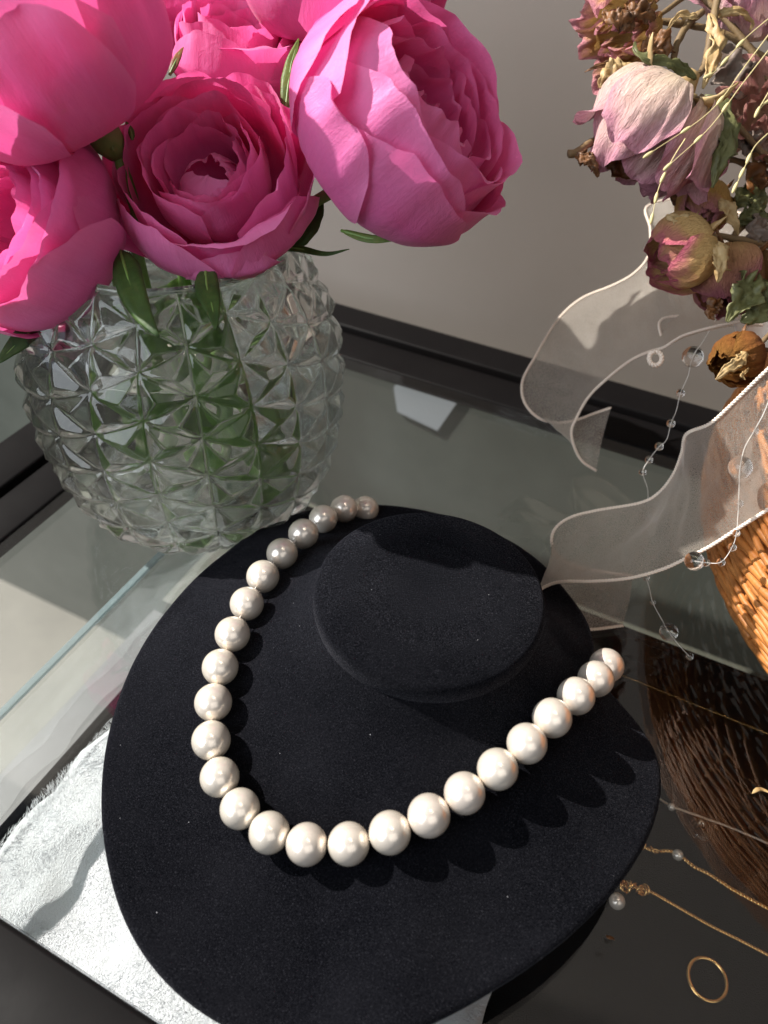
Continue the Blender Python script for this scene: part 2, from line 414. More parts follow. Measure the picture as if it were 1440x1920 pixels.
# fur pad
def fur_pad():
    nu, nv = 90, 90; V = []; fu0, fu1, fv0, fv1 = -.1805, .008, .0, .240
    for j in range(nv):
        for i in range(nu):
            a = i / (nu - 1); b = j / (nv - 1); u = fu0 + (fu1 - fu0) * a; v = fv0 + (fv1 - fv0) * b
            e = min(a, 1 - a, b, 1 - b); z = .010 * min(1, e / .05) ** .5
            q = Vector((u * 26, v * 26, 1.7)); z += .0042 * noise.noise(q) + .0026 * noise.noise(q * 2.6) + .0006 * noise.noise(q * 9)
            u += .003 * noise.noise(q * 2.3 + Vector((9, 0, 0))); v += .003 * noise.noise(q * 2.3 + Vector((0, 9, 0)))
            V.append(tab(u, v, ZC + .0015 + max(0.0, z)))
    t = empty('fur_pad', tab(-.08, .12, ZC + .001), 'white plush fur pad under the glass at lower left', 'fur pad')
    bk = build('backing', V, grid_faces(nu, nv), M['fur'], t)
    FV = []; FF = []; rnd = random.Random(3)
    for k in range(130000):
        u = rnd.uniform(fu0 + .003, fu1 - .003); v = rnd.uniform(fv0 + .003, fv1 - .003)
        q = Vector((u * 26, v * 26, 1.7)); z = ZC + .0015 + .010 + .0042 * noise.noise(q) + .0026 * noise.noise(q * 2.6) + .0006 * noise.noise(q * 9)
        an = 6.28 * noise.noise(q * .9) + rnd.uniform(-.8, .8); L = rnd.uniform(.0016, .0030); lean = .8
        p = tab(u, v, z - .001); d = (D1 * math.cos(an) + D2 * math.sin(an)); s = d.cross(Z) * .00009
        p1 = p + d * L * lean * .5 + Z * L * .45; p2 = p + d * L * lean + Z * L * .5
        o = len(FV); FV += [p - s, p + s, p1 + s * .7, p1 - s * .7, p2]; FF += [(o, o + 1, o + 2, o + 3), (o + 3, o + 2, o + 4)]
    tag(build('fur', FV, FF, M['fur'], bk), kind='stuff')
fur_pad()

# sunlit patch imitated by a pale flat shape, seen through the table glass
def sunlit_shape(px, label, v=.4265):
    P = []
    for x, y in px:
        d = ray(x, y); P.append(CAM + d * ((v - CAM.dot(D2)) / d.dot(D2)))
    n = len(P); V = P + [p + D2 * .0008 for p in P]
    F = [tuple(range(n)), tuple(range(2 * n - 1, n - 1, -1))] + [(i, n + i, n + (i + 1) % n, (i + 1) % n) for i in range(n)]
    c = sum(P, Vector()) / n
    return tag(build('sunlit_patch', V, F, M['lit_patch'], None, False, c), label, 'paper')  # not real paper: pale flat shape standing in for sunlight on the wall
sunlit_shape([(738, 728), (752, 704), (866, 742), (820, 808), (745, 772)], 'pale flat shape standing in for a sunlit patch seen through the glass behind the black stand')

# ================================================================ NECKLACE STAND
ZT = .058
NC = (at(798, 953, ZT) + at(815, 1299, ZT)) / 2; NR = .5 * (at(798, 953, ZT) - at(815, 1299, ZT)).length * .5 + .5 * (at(1021, 1130, ZT) - at(590, 1122, ZT)).length / 2
OUT = [(560, 963), (500, 985), (430, 1035), (330, 1130), (270, 1215), (228, 1310), (205, 1400), (198, 1480), (200, 1545), (212, 1620), (230, 1690), (270, 1770), (330, 1842),
       (390, 1888), (450, 1921), (540, 1955), (620, 1968), (700, 1955), (765, 1921), (830, 1893), (905, 1850), (1000, 1789), (1100, 1705), (1170, 1625), (1213, 1550), (1231, 1490), (1234, 1440), (1222, 1400),
       (1200, 1366), (1150, 1310), (1100, 1255)]
TH = [(0, (.026, 1.3)), (40, (.016, 3.0)), (85, (.012, 4.0)), (112, (.013, 2.0)), (140, (.015, 1.25)), (180, (.016, 1.3)), (209, (.014, 1.5)), (232, (.011, 1.8)), (250, (.012, 1.8)), (271, (.019, 1.5)), (308, (.025, 1.3)), (360, (.026, 1.3))]
def prm(a): return lerp_tab(TH, math.degrees(a) % 360)
pol = []
for x, y in OUT:
    p = at(x, y, .012)
    for _ in range(3): a = math.atan2(p.y - NC.y, p.x - NC.x); p = at(x, y, prm(a)[0])
    pol.append((a % (2 * math.pi), math.hypot(p.x - NC.x, p.y - NC.y)))
pol.append((math.radians(65), .078)); pol.append((math.radians(90), .086)); pol.append((math.radians(40), .070))
pol.sort(); pol = [(pol[-1][0] - 2 * math.pi, pol[-1][1])] + pol + [(pol[0][0] + 2 * math.pi, pol[0][1])]
NA = 220
def rraw(a):
    for (p, q), (r, s) in zip(pol, pol[1:]):
        if p <= a <= r: return q + (s - q) * (a - p) / max(1e-9, r - p)
    return .08
rr = [rraw(2 * math.pi * i / NA) for i in range(NA)]
for _ in range(5): rr = [(rr[i - 1] + 2 * rr[i] + rr[(i + 1) % NA]) / 4 for i in range(NA)]
def rout(a):
    f = (a / (2 * math.pi) % 1) * NA; i = int(f) % NA; return rr[i] + (rr[(i + 1) % NA] - rr[i]) * (f - int(f))
ZN = ZT - .007; RN = NR * .985
def hs(x, y):
    a = math.atan2(y - NC.y, x - NC.x); r = math.hypot(x - NC.x, y - NC.y); ze, k = prm(a); ro = rout(a)
    if r < RN: return ZN
    s = min(1.0, (r - RN) / (ro - RN)); zb = ZN - .009
    return ze + (zb - ze) * (1 - s) ** (k * .92) + .009 * math.exp(-(r - RN) / .0062)
stand = empty('necklace_stand', (NC.x, NC.y, 0), 'black velvet necklace bust stand with round flat neck top', 'necklace stand')
V = []; NRAD = 46
for j in range(NRAD):
    s = (j / (NRAD - 1)) ** 1.25
    for i in range(NA):
        a = 2 * math.pi * i / NA; r = RN + (rr[i] - RN) * s; x = NC.x + r * math.cos(a); y = NC.y + r * math.sin(a); V.append(Vector((x, y, hs(x, y))))
for dr, dz in ((.0012, -.0006), (.0017, -.002), (.0012, -.0036), (-.0006, -.0046), (-.006, -.0052), (-.016, None)):
    for i in range(NA):
        a = 2 * math.pi * i / NA; r = rr[i] + dr; ze = prm(a)[0]; V.append(Vector((NC.x + r * math.cos(a), NC.y + r * math.sin(a), .0003 if dz is None else max(.0006, ze + dz))))
F = [tuple(reversed(q)) for q in grid_faces(NA, NRAD + 6, True)]; F = [tuple(reversed(q)) for q in F]
build('bust', V, F, M['velvet'], stand)
V = []; prof = [(RN * .97, ZN - .006), (NR * .990, ZN - .0004), (NR * 1.0, ZN + .002), (NR * .998, ZT - .0028), (NR * .985, ZT - .0009), (NR * .955, ZT), (NR * .6, ZT + .0004), (NR * .3, ZT + .0006), (.000005, ZT + .0006)]
for r, z in prof:
    for i in range(120):
        a = 2 * math.pi * i / 120; V.append(Vector((NC.x + r * math.cos(a), NC.y + r * math.sin(a), z)))
build('neck_top', V, grid_faces(120, len(prof), True), M['velvet'], stand)

# ================================================================ PEARL NECKLACE
PR = .00592
PEARLS = [(684, 956), (645, 954), (606, 973), (569, 1001), (529, 1038), (493, 1081), (463, 1132), (436, 1189), (413, 1251), (400, 1317), (396, 1388), (412, 1457), (450, 1516), (505, 1561), (575, 1583),
          (654, 1582), (731, 1561), (804, 1529), (871, 1487), (933, 1442), (988, 1394), (1035, 1346), (1080, 1305), (1117, 1273), (1137, 1248)]
def rest(x, y):
    d = ray(x, y).normalized(); t = .15
    while t < .6:
        p = CAM + d * t; h = hs(p.x, p.y); e = .0005
        gx = (hs(p.x + e, p.y) - h) / e; gy = (hs(p.x, p.y + e) - h) / e
        if (p.z - h) / math.sqrt(1 + gx * gx + gy * gy) <= PR * 1.01 or p.z < PR: return p
        t += .0002
    return p
pc = [at(685, 955, .014)] + [rest(x, y) for x, y in PEARLS[1:]]      # the first one hangs behind the neck
# pearls just slipping out of sight behind the neck
A, B = pc[0], pc[-1]
hid = [at(738, 1010, .016), at(1096, 1254, .014)]
print('SPACING', [round((q - p).length * 1000, 1) for p, q in zip(pc, pc[1:])], [round(p.z * 1000) for p in pc])
neck = empty('pearl_necklace', (pc[14].x, pc[14].y, pc[14].z - PR), 'strand of large cream pearls draped round the black velvet stand', 'necklace')
sph = uvsphere('pearl', PR, 40, 26, M['pearl'])
for p in pc + hid:
    inst('pearl', sph, p, neck, Quaternion((random.random(), random.random(), random.random(), random.random())).normalized(), (1 + random.uniform(-.012, .012),) * 3)
loop = pc + [hid[1]]
v, f = tube_data(resample(catmull(loop, 300), 300), .00025, 5); build('string', v, f, M['thread'], neck)

# ================================================================ CUT GLASS VASE
VC = atd(364, 757, .335); VC = Vector((VC.x, VC.y, 0))
VPROF = [(0, .046), (.004, .0525), (.012, .0580), (.025, .0625), (.045, .0662), (.064, .0668), (.083, .0648), (.098, .0595), (.110, .0525), (.117, .0475), (.121, .0462)]
vase = empty('glass_vase', VC, 'round clear cut glass vase with star facets holding pink roses', 'vase')
NTH, NV_ = 480, 270
pts = catmull([Vector((r, 0, z)) for z, r in VPROF], 400); pts = resample(pts, NV_)
arc = [0]
for a, b in zip(pts, pts[1:]): arc.append(arc[-1] + (b - a).length)
V = []
for i in range(NTH): V.append(VC + Vector((.0004 * math.cos(2 * math.pi * i / NTH), .0004 * math.sin(2 * math.pi * i / NTH), .0022)))
for i in range(NTH): V.append(VC + Vector((.038 * math.cos(2 * math.pi * i / NTH), .038 * math.sin(2 * math.pi * i / NTH), .0022)))
for j, p in enumerate(pts):
    s = arc[j] / .0168 + .28; p = Vector((p.x * .962, 0, p.z))
    env = max(0, min(1, arc[j] / .010)) * max(0, min(1, (arc[-1] - arc[j]) / .014))
    for i in range(NTH):
        c = 20 * i / NTH; jj = s + .05 * noise.noise(Vector((math.cos(.314159 * c) * 4, math.sin(.314159 * c) * 4, s * 1.3))) - .5 * c; fi = c - math.floor(c); fj = jj - math.floor(jj)
        b = (1 - fi - fj, fi, fj) if fi + fj < 1 else (fi + fj - 1, 1 - fi, 1 - fj)
        m = 3 * min(b); dome = .8 * m + .2 * (1 - (1 - m) ** 2)
        node = max(b); r = p.x + env * (.0031 * dome - .0012 - .0012 * max(0, (node - .8) / .2))
        a = 2 * math.pi * (i / NTH); V.append(VC + Vector((r * math.cos(a), r * math.sin(a), p.z + .0008)))
inner = []
for z, r in ((.1222, .0458), (.1226, .0448), (.1222, .0438), (.116, .0430), (.109, .0465), (.097, .0535), (.082, .0585), (.063, .0605), (.045, .0598), (.025, .0560), (.014, .0500), (.0095, .041), (.008, .0004)):
    r *= .962; inner.append((z, r))
    for i in range(NTH):
        a = 2 * math.pi * i / NTH; V.append(VC + Vector((r * math.cos(a), r * math.sin(a), z)))
build('body', V, grid_faces(NTH, 2 + NV_ + len(inner), True), M['glass'], vase)
wp = [(.0080, .0004), (.0094, .0412), (.014, .0502), (.025, .0562), (.045, .0600), (.063, .0607), (.080, .0590), (.0885, .0570), (.0890, .0565), (.0886, .055), (.0886, .0004)]
V = []
for z, r in wp:
    r *= .962
    for i in range(96):
        a = 2 * math.pi * i / 96; V.append(VC + Vector((r * math.cos(a), r * math.sin(a), z)))
build('water', V, grid_faces(96, len(wp), True), M['water'], vase)

# ================================================================ ROSES
def petal_data(axis_q, org, R, th0, A, prof, lip=.0, ruf=.03, spiral=.06, seed=0.0, nu=20, nv=22, drop=.26, point=.0, wr=0.0, edgecurl=.05):
    P = catmull([Vector((r, 0, z)) for r, z in prof], 40); P = resample(P, 60)
    def pr(v):
        f = max(0, min(1, v)) * 59; i = min(int(f), 58); return P[i].lerp(P[i + 1], f - i)
    V = []; al = []; uv = []
    for j in range(nv):
        v = j / (nv - 1)
        for i in range(nu):
            u = -1 + 2 * i / (nu - 1)
            vm = 1 - drop * abs(u) ** 2.4 + .05 * noise.noise(Vector((u * 1.7, seed, 3.1))) + .022 * noise.noise(Vector((u * 5.5, seed, 7.7))) + point * (1 - abs(u)) ** 2 * .12
            vv = v * vm; p = pr(vv)
            wv = .38 + .62 * min(1, vv / .5) ** .7
            th = th0 + A * u * wv
            rho = p.x * (1 + spiral * u * min(1, vv * 2)); z = p.z
            t = max(0, (vv - .70) / .30); lc = lip * (1 + .7 * noise.noise(Vector((u * 1.3, seed, 1.2))))
            rho += lc * t * t; z -= abs(lc) * .55 * t ** 3
            rho += edgecurl * abs(u) ** 5 * vv
            k = vv ** 2.5
            rho += ruf * k * noise.noise(Vector((u * 2.3, vv * 1.5, seed))) * 2.0 + ruf * .5 * k * noise.noise(Vector((u * 5.5, vv * 3, seed + 5)))
            z += ruf * k * noise.noise(Vector((u * 2.6, vv * 2, seed + 9)))
            if wr:
                rho += wr * noise.noise(Vector((u * 7, vv * 3.5, seed + 2))) * (.3 + vv); z += wr * .8 * noise.noise(Vector((u * 6, vv * 4, seed + 4))) * vv
            V.append(org + axis_q @ (Vector((rho * math.cos(th), rho * math.sin(th), z)) * R)); al.append(v); uv.append(((u + 1) / 2 + seed % 3, v))
    return V, grid_faces(nu, nv), al, uv
def add_petal(parent, m, *a, **k):
    V, F, al, uv = petal_data(*a, **k)
    return build('petal', V, F, m, parent, True, None, {'along': al}, uv)
def axis_quat(ax, spin):
    z = Vector(ax).normalized(); x = (RT - z * RT.dot(z)).normalized(); y = z.cross(x)      # angle 0 = picture right, 90 = picture up
    return Matrix(((x.x, y.x, z.x), (x.y, y.y, z.y), (x.z, y.z, z.z))).to_quaternion() @ Quaternion((0, 0, 1), spin)
def leaf_blade(name, pts, width, m, parent, curl=.25, normal=None, fold=.2, point=1.0, n=16, k=7, serr=0.0, crumple=.12):
    P = resample(catmull(pts, 60), n); V = []
    nrm = Vector(normal).normalized() if normal else -FW
    for i, p in enumerate(P):
        t = (P[min(i + 1, n - 1)] - P[max(i - 1, 0)]).normalized(); s = t.cross(nrm).normalized(); b = s.cross(t)
        f = i / (n - 1); w = width * (math.sin(math.pi * min(1, f ** .75 * .97 + .02)) ** .8 * (1 - .15 * f) + .03)
        for j in range(k):
            u = -1 + 2 * j / (k - 1); ww = w * (1 + crumple * .8 * noise.noise(Vector((f * 9, u, pts[0][2] * 900))) + (serr * (1 if i % 2 else -1) if abs(u) > .99 else 0))
            V.append(p + s * u * ww + b * (fold * w * abs(u) - curl * w * u * u + crumple * w * noise.noise(Vector((f * 6, u * 2, pts[0][0] * 700))) + crumple * .6 * w * noise.noise(Vector((f * 13, u * 5, pts[0][1] * 700)))))
    nV = len(V)
    F = grid_faces(k, n)
    o = build(name, V, F, m, parent)
    md = o.modifiers.new('thickness', 'SOLIDIFY'); md.thickness = .0003
    return o
def rose(name, label, px, depth, R, axis, spin, rings, seed, stem_foot, nsep=0):
    c = atd(*px, depth); ax = Vector(axis).normalized(); org = c - ax * R * .55; q = axis_quat(ax, spin)
    t = empty(name, org, label, 'rose', 'pink roses in the vase')
    rnd = random.Random(seed); th = rnd.uniform(0, 6.28)
    for ri, rg in enumerate(rings):
        if 'th' in rg:
            add_petal(t, M['pink'], q, org, R, math.radians(rg['th']), rg['A'], rg['p'], lip=rg.get('lip', .06), ruf=rg.get('ruf', .035), spiral=rg.get('sp', .03), seed=seed * 13.7 + ri * 3.3,
                      drop=rg.get('drop', .22), edgecurl=rg.get('ec', .03), nu=28, nv=28, wr=.014)
            continue
        n = rg['n']
        for k in range(n):
            a = th + 2 * math.pi * (k + .5 * (ri % 2)) / n + rnd.uniform(-.16, .16)
            prof = [(r * (1 + rnd.uniform(-.035, .035)), z * (1 + rnd.uniform(-.03, .03))) for r, z in rg['p']]
            add_petal(t, M['pink'], q, org, R, a, rg['A'] * rnd.uniform(.92, 1.08), prof, lip=rg.get('lip', .08) * rnd.uniform(.5, 1.5), ruf=rg.get('ruf', .035),
                      spiral=rg.get('sp', .05) * (1 if seed % 2 else -1), seed=seed * 13.7 + ri * 3.3 + k * 1.91, drop=rg.get('drop', .24), edgecurl=rg.get('ec', .04), nu=28, nv=28, wr=.014)
    # hip, sepals and stem
    hip = [org - ax * R * .02, org - ax * R * .12, org - ax * R * .24, org - ax * R * .36]
    v, f = tube_data(hip, lambda s: R * (.17 - .04 * s) * (1 if s < .9 else .6), 10); build('calyx', v, f, M['stem'], t)
    side = ax.orthogonal().normalized()
    for k in range(nsep):
        dd = Quaternion(ax, 2 * math.pi * k / nsep + seed) @ side
        leaf_blade('sepal', [org - ax * R * .08 + dd * R * .12, org - ax * R * .10 + dd * R * .5, org - ax * R * .02 + dd * R * .85, org - ax * R * .1 + dd * R * 1.08], R * .13, M['sepal'], t, .2, -ax, n=9, k=5)
    foot = VC + Vector(stem_foot); mouth = Vector((VC.x, VC.y, .118)); dm = (hip[-1] - mouth); dm.z = 0
    mo = mouth + dm * (min(.022, dm.length) / max(dm.length, 1e-6))
    sp = resample(catmull([hip[-1], hip[-1].lerp(mo, .45) - ax * R * .15, mo, mo.lerp(foot, .5), foot], 60), 24)
    v, f = tube_data(sp, lambda s: .0022, 8, .15, seed); build('stem', v, f, M['stem'], t)
    return t
def rings_open():       # fully opened cupped rose seen into its heart
    return [
        dict(n=5, A=.78, p=[(.10, 0), (.62, .04), (.93, .32), (1.02, .66), (1.10, .92)], lip=.20, ruf=.06, drop=.20, ec=.07),
        dict(n=5, A=.80, p=[(.10, .02), (.58, .06), (.86, .36), (.92, .72), (.90, 1.06)], lip=.14, ruf=.05, drop=.22),
        dict(n=5, A=.82, p=[(.10, .05), (.50, .09), (.72, .38), (.77, .74), (.72, 1.06)], lip=.10, ruf=.04),
        dict(n=4, A=.98, p=[(.10, .07), (.42, .12), (.60, .40), (.63, .72), (.57, 1.00)], lip=.07, ruf=.035),
        dict(n=4, A=1.0, p=[(.08, .10), (.34, .15), (.48, .42), (.50, .68), (.44, .92)], lip=.05, ruf=.04),
        dict(n=4, A=1.0, p=[(.07, .13), (.26, .18), (.37, .42), (.385, .62), (.32, .84)], lip=.03, ruf=.05),
        dict(n=3, A=1.2, p=[(.06, .16), (.18, .21), (.26, .40), (.27, .56), (.20, .74)], lip=.0, ruf=.06),
        dict(n=3, A=1.2, p=[(.03, .2), (.10, .25), (.16, .38), (.15, .52), (.07, .62)], lip=.0, ruf=.06)]
def P1(r, z, b=.7, t=0.0): return [(.10, t), (r * b, t + .03), (r * 1.0, t + .38), (r * .99, t + (z - t) * .70), (r * .90, z)]
def PF(r, z, f): return [(.10, 0), (r * .70, .03), (r, .38), (r * 1.06, z * .72), (r * f, z)]
def heart(k=1.0):       # the cup: rims coiling round a low closed bud
    L = []
    def a(th, A, r, z, lip=.05, ruf=.035, **q): L.append(dict(th=th, A=A, p=P1(r * .88, z, t=.08), lip=lip, ruf=ruf, **q))
    a(205, 1.15, .66, 1.10, .08); a(330, 1.10, .64, 1.06, .10); a(85, 1.15, .66, 1.14, .05)
    a(265, 1.05, .585, 1.01, .07); a(20, 1.05, .575, 1.10, .04); a(140, 1.05, .585, 1.12, .03)
    a(300, 1.0, .515, .96, .05); a(60, 1.1, .505, 1.06, .02); a(180, 1.0, .515, 1.02, .03)
    a(240, 1.0, .45, .88, .03, .03); a(0, 1.0, .44, .98, .0, .04); a(110, 1.1, .45, 1.02, -.04, .05)
    L.append(dict(th=320, A=.75, p=[(.1, .15), (.26, .2), (.36, .42), (.36, .62), (.26, .84)], lip=.05, ruf=.05))
    L.append(dict(th=250, A=1.5, p=[(.05, .2), (.26, .24), (.36, .45), (.28, .64), (.04, .71)], lip=0, ruf=.02, drop=.1))
    L.append(dict(th=90, A=1.2, p=[(.05, .2), (.24, .26), (.33, .46), (.26, .66), (.10, .78)], lip=0, ruf=.05, drop=.15))
    L.append(dict(th=20, A=.8, p=[(.05, .2), (.22, .26), (.30, .46), (.22, .68), (.09, .80)], lip=.02, ruf=.05, drop=.2))
    return L
def rings_front():      # open rose, bowl turned to the viewer
    L = [dict(th=110, A=.70, p=PF(.92, 1.06, .98), lip=.06, ruf=.05), dict(th=58, A=.68, p=PF(.94, 1.0, 1.0), lip=.08, ruf=.05), dict(th=158, A=.55, p=PF(.95, .92, 1.0), lip=.08, ruf=.06),
         dict(th=2, A=.72, p=PF(.97, .92, 1.02), lip=.14, ruf=.07, drop=.16), dict(th=193, A=.50, p=PF(.98, .86, 1.04), lip=.46, ruf=.10, drop=.12),
         dict(th=232, A=.80, p=P1(.98, .98), lip=.02, ruf=.03, drop=.30), dict(th=318, A=.62, p=P1(1.02, .84), lip=.04, ruf=.03, drop=.25), dict(th=282, A=.55, p=P1(1.03, .66), lip=.02, ruf=.02, drop=.30),
         dict(th=95, A=.85, p=PF(.82, 1.14, .93), lip=.05, ruf=.05), dict(th=35, A=.75, p=PF(.83, 1.06, .94), lip=.06, ruf=.05), dict(th=150, A=.75, p=PF(.82, 1.10, .92), lip=.05, ruf=.05),
         dict(th=285, A=.98, p=P1(.86, 1.02), lip=.30, ruf=.06, drop=.16), dict(th=215, A=.8, p=P1(.82, 1.08), lip=.08, ruf=.04), dict(th=340, A=.8, p=P1(.82, 1.06), lip=.10, ruf=.05),
         dict(th=70, A=1.0, p=P1(.76, 1.18), lip=.05, ruf=.05), dict(th=150, A=.9, p=P1(.74, 1.14), lip=.04, ruf=.05)]
    return L + heart()
def rings_cup():        # round bowl with wide open throat
    L = [dict(th=t, A=.95, p=P1(1.0 - .02 * k, 1.02 + .03 * k), lip=.10 + .04 * (k % 3), ruf=.05, drop=.30, sp=.06) for k, t in enumerate((300, 30, 210, 120, 345))]
    L += [dict(th=t, A=.95, p=P1(.88 - .02 * k, 1.10 + .02 * k), lip=.10 + .03 * (k % 2), ruf=.05, drop=.26, sp=.06) for k, t in enumerate((255, 75, 320, 160, 20))]
    L += [dict(th=t, A=.95, p=P1(.76 - .015 * k, 1.12), lip=.08, ruf=.05) for k, t in enumerate((290, 110, 200, 20))]
    return L + heart()[:-4] + [dict(th=t, A=.7, p=[(.05, .1), (.2, .12), (.26, .3), (.24, .45), (.16, .55)], lip=.05, ruf=.09) for t in (20, 140, 260)]
def rings_globe():      # half closed cabbage shaped rose
    return [
        dict(n=4, A=1.02, p=[(.12, 0), (.70, .02), (1.0, .40), (1.00, .80), (.84, 1.14)], lip=.20, ruf=.055, drop=.30, ec=.07, sp=.07),
        dict(n=4, A=1.02, p=[(.12, .03), (.66, .05), (.93, .42), (.91, .84), (.72, 1.22)], lip=.14, ruf=.05, drop=.28, sp=.07),
        dict(n=4, A=1.0, p=[(.12, .05), (.60, .08), (.84, .44), (.82, .84), (.60, 1.20)], lip=.12, ruf=.05, sp=.06),
        dict(n=4, A=1.0, p=[(.10, .08), (.52, .12), (.70, .46), (.68, .84), (.47, 1.16)], lip=.12, ruf=.06),
        dict(n=4, A=1.0, p=[(.10, .10), (.42, .16), (.56, .46), (.54, .80), (.36, 1.08)], lip=.08, ruf=.07),
        dict(n=3, A=1.1, p=[(.08, .14), (.32, .20), (.42, .46), (.41, .74), (.26, 1.00)], lip=.05, ruf=.08),
        dict(n=3, A=1.1, p=[(.05, .2), (.18, .25), (.26, .44), (.26, .66), (.14, .88)], lip=.0, ruf=.09)]
def rings_right():      # globe with separate outer guard petals
    def g(th, A, z, lip, drop, r=1.0, **q): return dict(th=th, A=A, p=P1(r, z), lip=lip, ruf=.04, drop=drop, ec=.03, **q)
    return [g(158, .80, 1.06, .06, .46, 1.0), g(222, .66, .88, .16, .46, 1.01), g(265, .85, 1.0, .08, .30, .985), g(315, .80, .98, .12, .26, .985), g(8, .75, 1.0, .16, .26, .98), g(55, .75, 1.06, .18, .26, .99), g(105, .75, 1.10, .10, .34, .985)] + rings_globe()[1:]
def rings_corner():     # big bloom seen from outside, guard petals stepping up behind each other
    def g(th, A, z, f, drop, r=1.0): return dict(th=th, A=A, p=PF(r, z, f), lip=.10, ruf=.05, drop=drop, ec=.05, sp=.05)
    return [g(238, .72, 1.02, .96, .42, 1.02), g(292, .50, 1.10, .94, .50, 1.0), g(335, .46, 1.36, .98, .55, .97), g(12, .48, 1.46, .96, .52, .95), g(190, .6, 1.2, .95, .42, .98), g(130, .7, 1.3, .95, .4, .97), g(60, .7, 1.36, .95, .4, .95)] + rings_tall()[1:]
def rings_tall():       # tall goblet shape seen from outside
    return [
        dict(n=4, A=.86, p=[(.12, 0), (.74, .0), (1.02, .36), (1.04, .75), (.98, 1.06)], lip=.12, ruf=.05, drop=.50, ec=.08, sp=.08),
        dict(n=4, A=.92, p=[(.12, .03), (.68, .04), (.95, .42), (.92, .90), (.80, 1.30)], lip=.08, ruf=.04, drop=.34, sp=.07),
        dict(n=4, A=1.0, p=[(.10, .06), (.55, .1), (.76, .46), (.72, .95), (.52, 1.40)], lip=.06, ruf=.05),
        dict(n=4, A=1.0, p=[(.10, .10), (.40, .16), (.56, .46), (.52, .90), (.34, 1.28)], lip=.05, ruf=.06),
        dict(n=3, A=1.1, p=[(.08, .14), (.26, .20), (.36, .46), (.34, .80), (.18, 1.12)], lip=.02, ruf=.07)]
TW = -FW
def vax(r, u, t): return RT * r + UP * u + TW * t
rose('pink_rose', 'fully open pink rose at front centre, heart facing the viewer', (400, 345), .266, .0345, vax(-.08, .30, .95), 0, rings_front(), 3, (.004, -.012, .012))
rose('pink_rose', 'pink rose cut by the left edge, low over the vase shoulder', (52, 432), .262, .0348, vax(-.46, .10, .88), 0, rings_cup(), 4, (-.016, .000, .012))
rose('pink_rose', 'large pink rose bud shape filling the top left corner', (92, 98), .232, .0375, vax(-.36, .58, .72), 0, rings_corner(), 5, (-.010, .012, .012))
rose('pink_rose', 'smaller sunlit pink rose at top centre behind the open rose', (452, 100), .292, .0265, vax(.06, .70, .66), .3, rings_front(), 8, (.006, .016, .012))
rose('pink_rose', 'largest round pink rose on the right, opening turned right', (752, 240), .252, .0385, vax(.66, .30, .66), .0, rings_right(), 7, (.018, .004, .012))
rose('pink_rose', 'pale pink rose cut by the top edge above the largest rose', (648, -40), .276, .0335, vax(.05, .80, .55), 1.7, rings_tall(), 6, (.012, .010, .012))
rose('pink_rose', 'dark pink rose wedged behind between the top left and top centre roses', (330, 10), .312, .0300, vax(-.1, .8, .5), .9, rings_globe(), 9, (-.004, .018, .012))

# loose green leaves among the roses
def vleaf(label, px, depths, width, m=M['leaf'], **k):
    P = [atd(x, y, d) for (x, y), d in zip(px, depths)]
    c = P[0]; t = empty('rose_leaf', c, label, 'leaf', 'green leaves under the roses')
    bl = leaf_blade('blade', P, width, m, t, **k)
    v, f = tube_data(resample(P, 14), lambda s: .0006 * (1 - .8 * s), 6); v = [p + FW * .0002 for p in v]; build('midrib', v, f, M['stem'], bl)
vleaf('green leaf hanging left of the vase beneath the left rose', [(110, 575), (70, 612), (30, 645), (-6, 682)], [.275, .272, .27, .268], .0045)
vleaf('olive green leaf pointing down between the left and centre roses', [(225, 470), (243, 530), (265, 585), (298, 632)], [.256, .246, .241, .238], .0050, M['leaf'])
vleaf('small green leaf pointing down under the centre rose', [(385, 500), (388, 540), (398, 575), (404, 618)], [.258, .249, .244, .241], .0042)
vleaf('green leaf peeping out right of the centre rose', [(520, 455), (555, 430), (585, 402), (604, 372)], [.285, .28, .28, .28], .0068)
vleaf('thin green sepal reaching right below the largest rose', [(505, 462), (560, 466), (610, 476), (655, 467)], [.28, .275, .272, .27], .0013)
vleaf('pale curled sepal under the largest rose', [(640, 432), (690, 447), (735, 447), (772, 433)], [.262, .258, .256, .256], .0015, M['sepal'])
vleaf('upright green sepal between the top centre and largest roses', [(536, 205), (540, 165), (546, 120), (560, 72)], [.262, .262, .264, .266], .0028, M['sepal'])
vleaf('dark dry sepal left of the top centre rose', [(318, 140), (326, 122), (336, 100), (344, 88)], [.262, .262, .264, .266], .0014, M['dbrown'])
vleaf('tiny yellow green sepal left of the open centre rose', [(248, 262), (246, 248), (240, 234), (236, 228)], [.255, .254, .253, .252], .0011, M['sepal'])
vleaf('thin green sepal between the two left roses', [(212, 282), (204, 262), (197, 242), (192, 226)], [.25, .249, .248, .247], .0012, M['sepal'])
# leaves and foliage inside the vase
def invase(label, pts, width):
    P = [VC + Vector(p) for p in pts]; t = empty('submerged_leaf', P[0], label, 'leaf', 'green leaves inside the vase')
    leaf_blade('blade', P, width * 1.25, M['wleaf'], t, normal=(0.1, -1, .2))
for lab, p, w in [('green leaf in the vase water at right of the stems', [(.012, -.010, .100), (.022, -.02, .075), (.028, -.022, .05), (.026, -.016, .025)], .006),
                  ('green leaf in the vase water at front of the stems', [(-.004, -.018, .085), (-.010, -.03, .065), (-.014, -.032, .045), (-.010, -.028, .028)], .006),
                  ('green leaf in the vase water behind the stems', [(.0, .02, .095), (-.015, .03, .07), (-.02, .03, .05), (-.016, .02, .03)], .006),
                  ('green leaf in the vase water low near the base', [(.015, -.006, .05), (.03, -.014, .035), (.034, -.016, .022), (.03, -.012, .013)], .008)]:
    invase(lab, p, w)

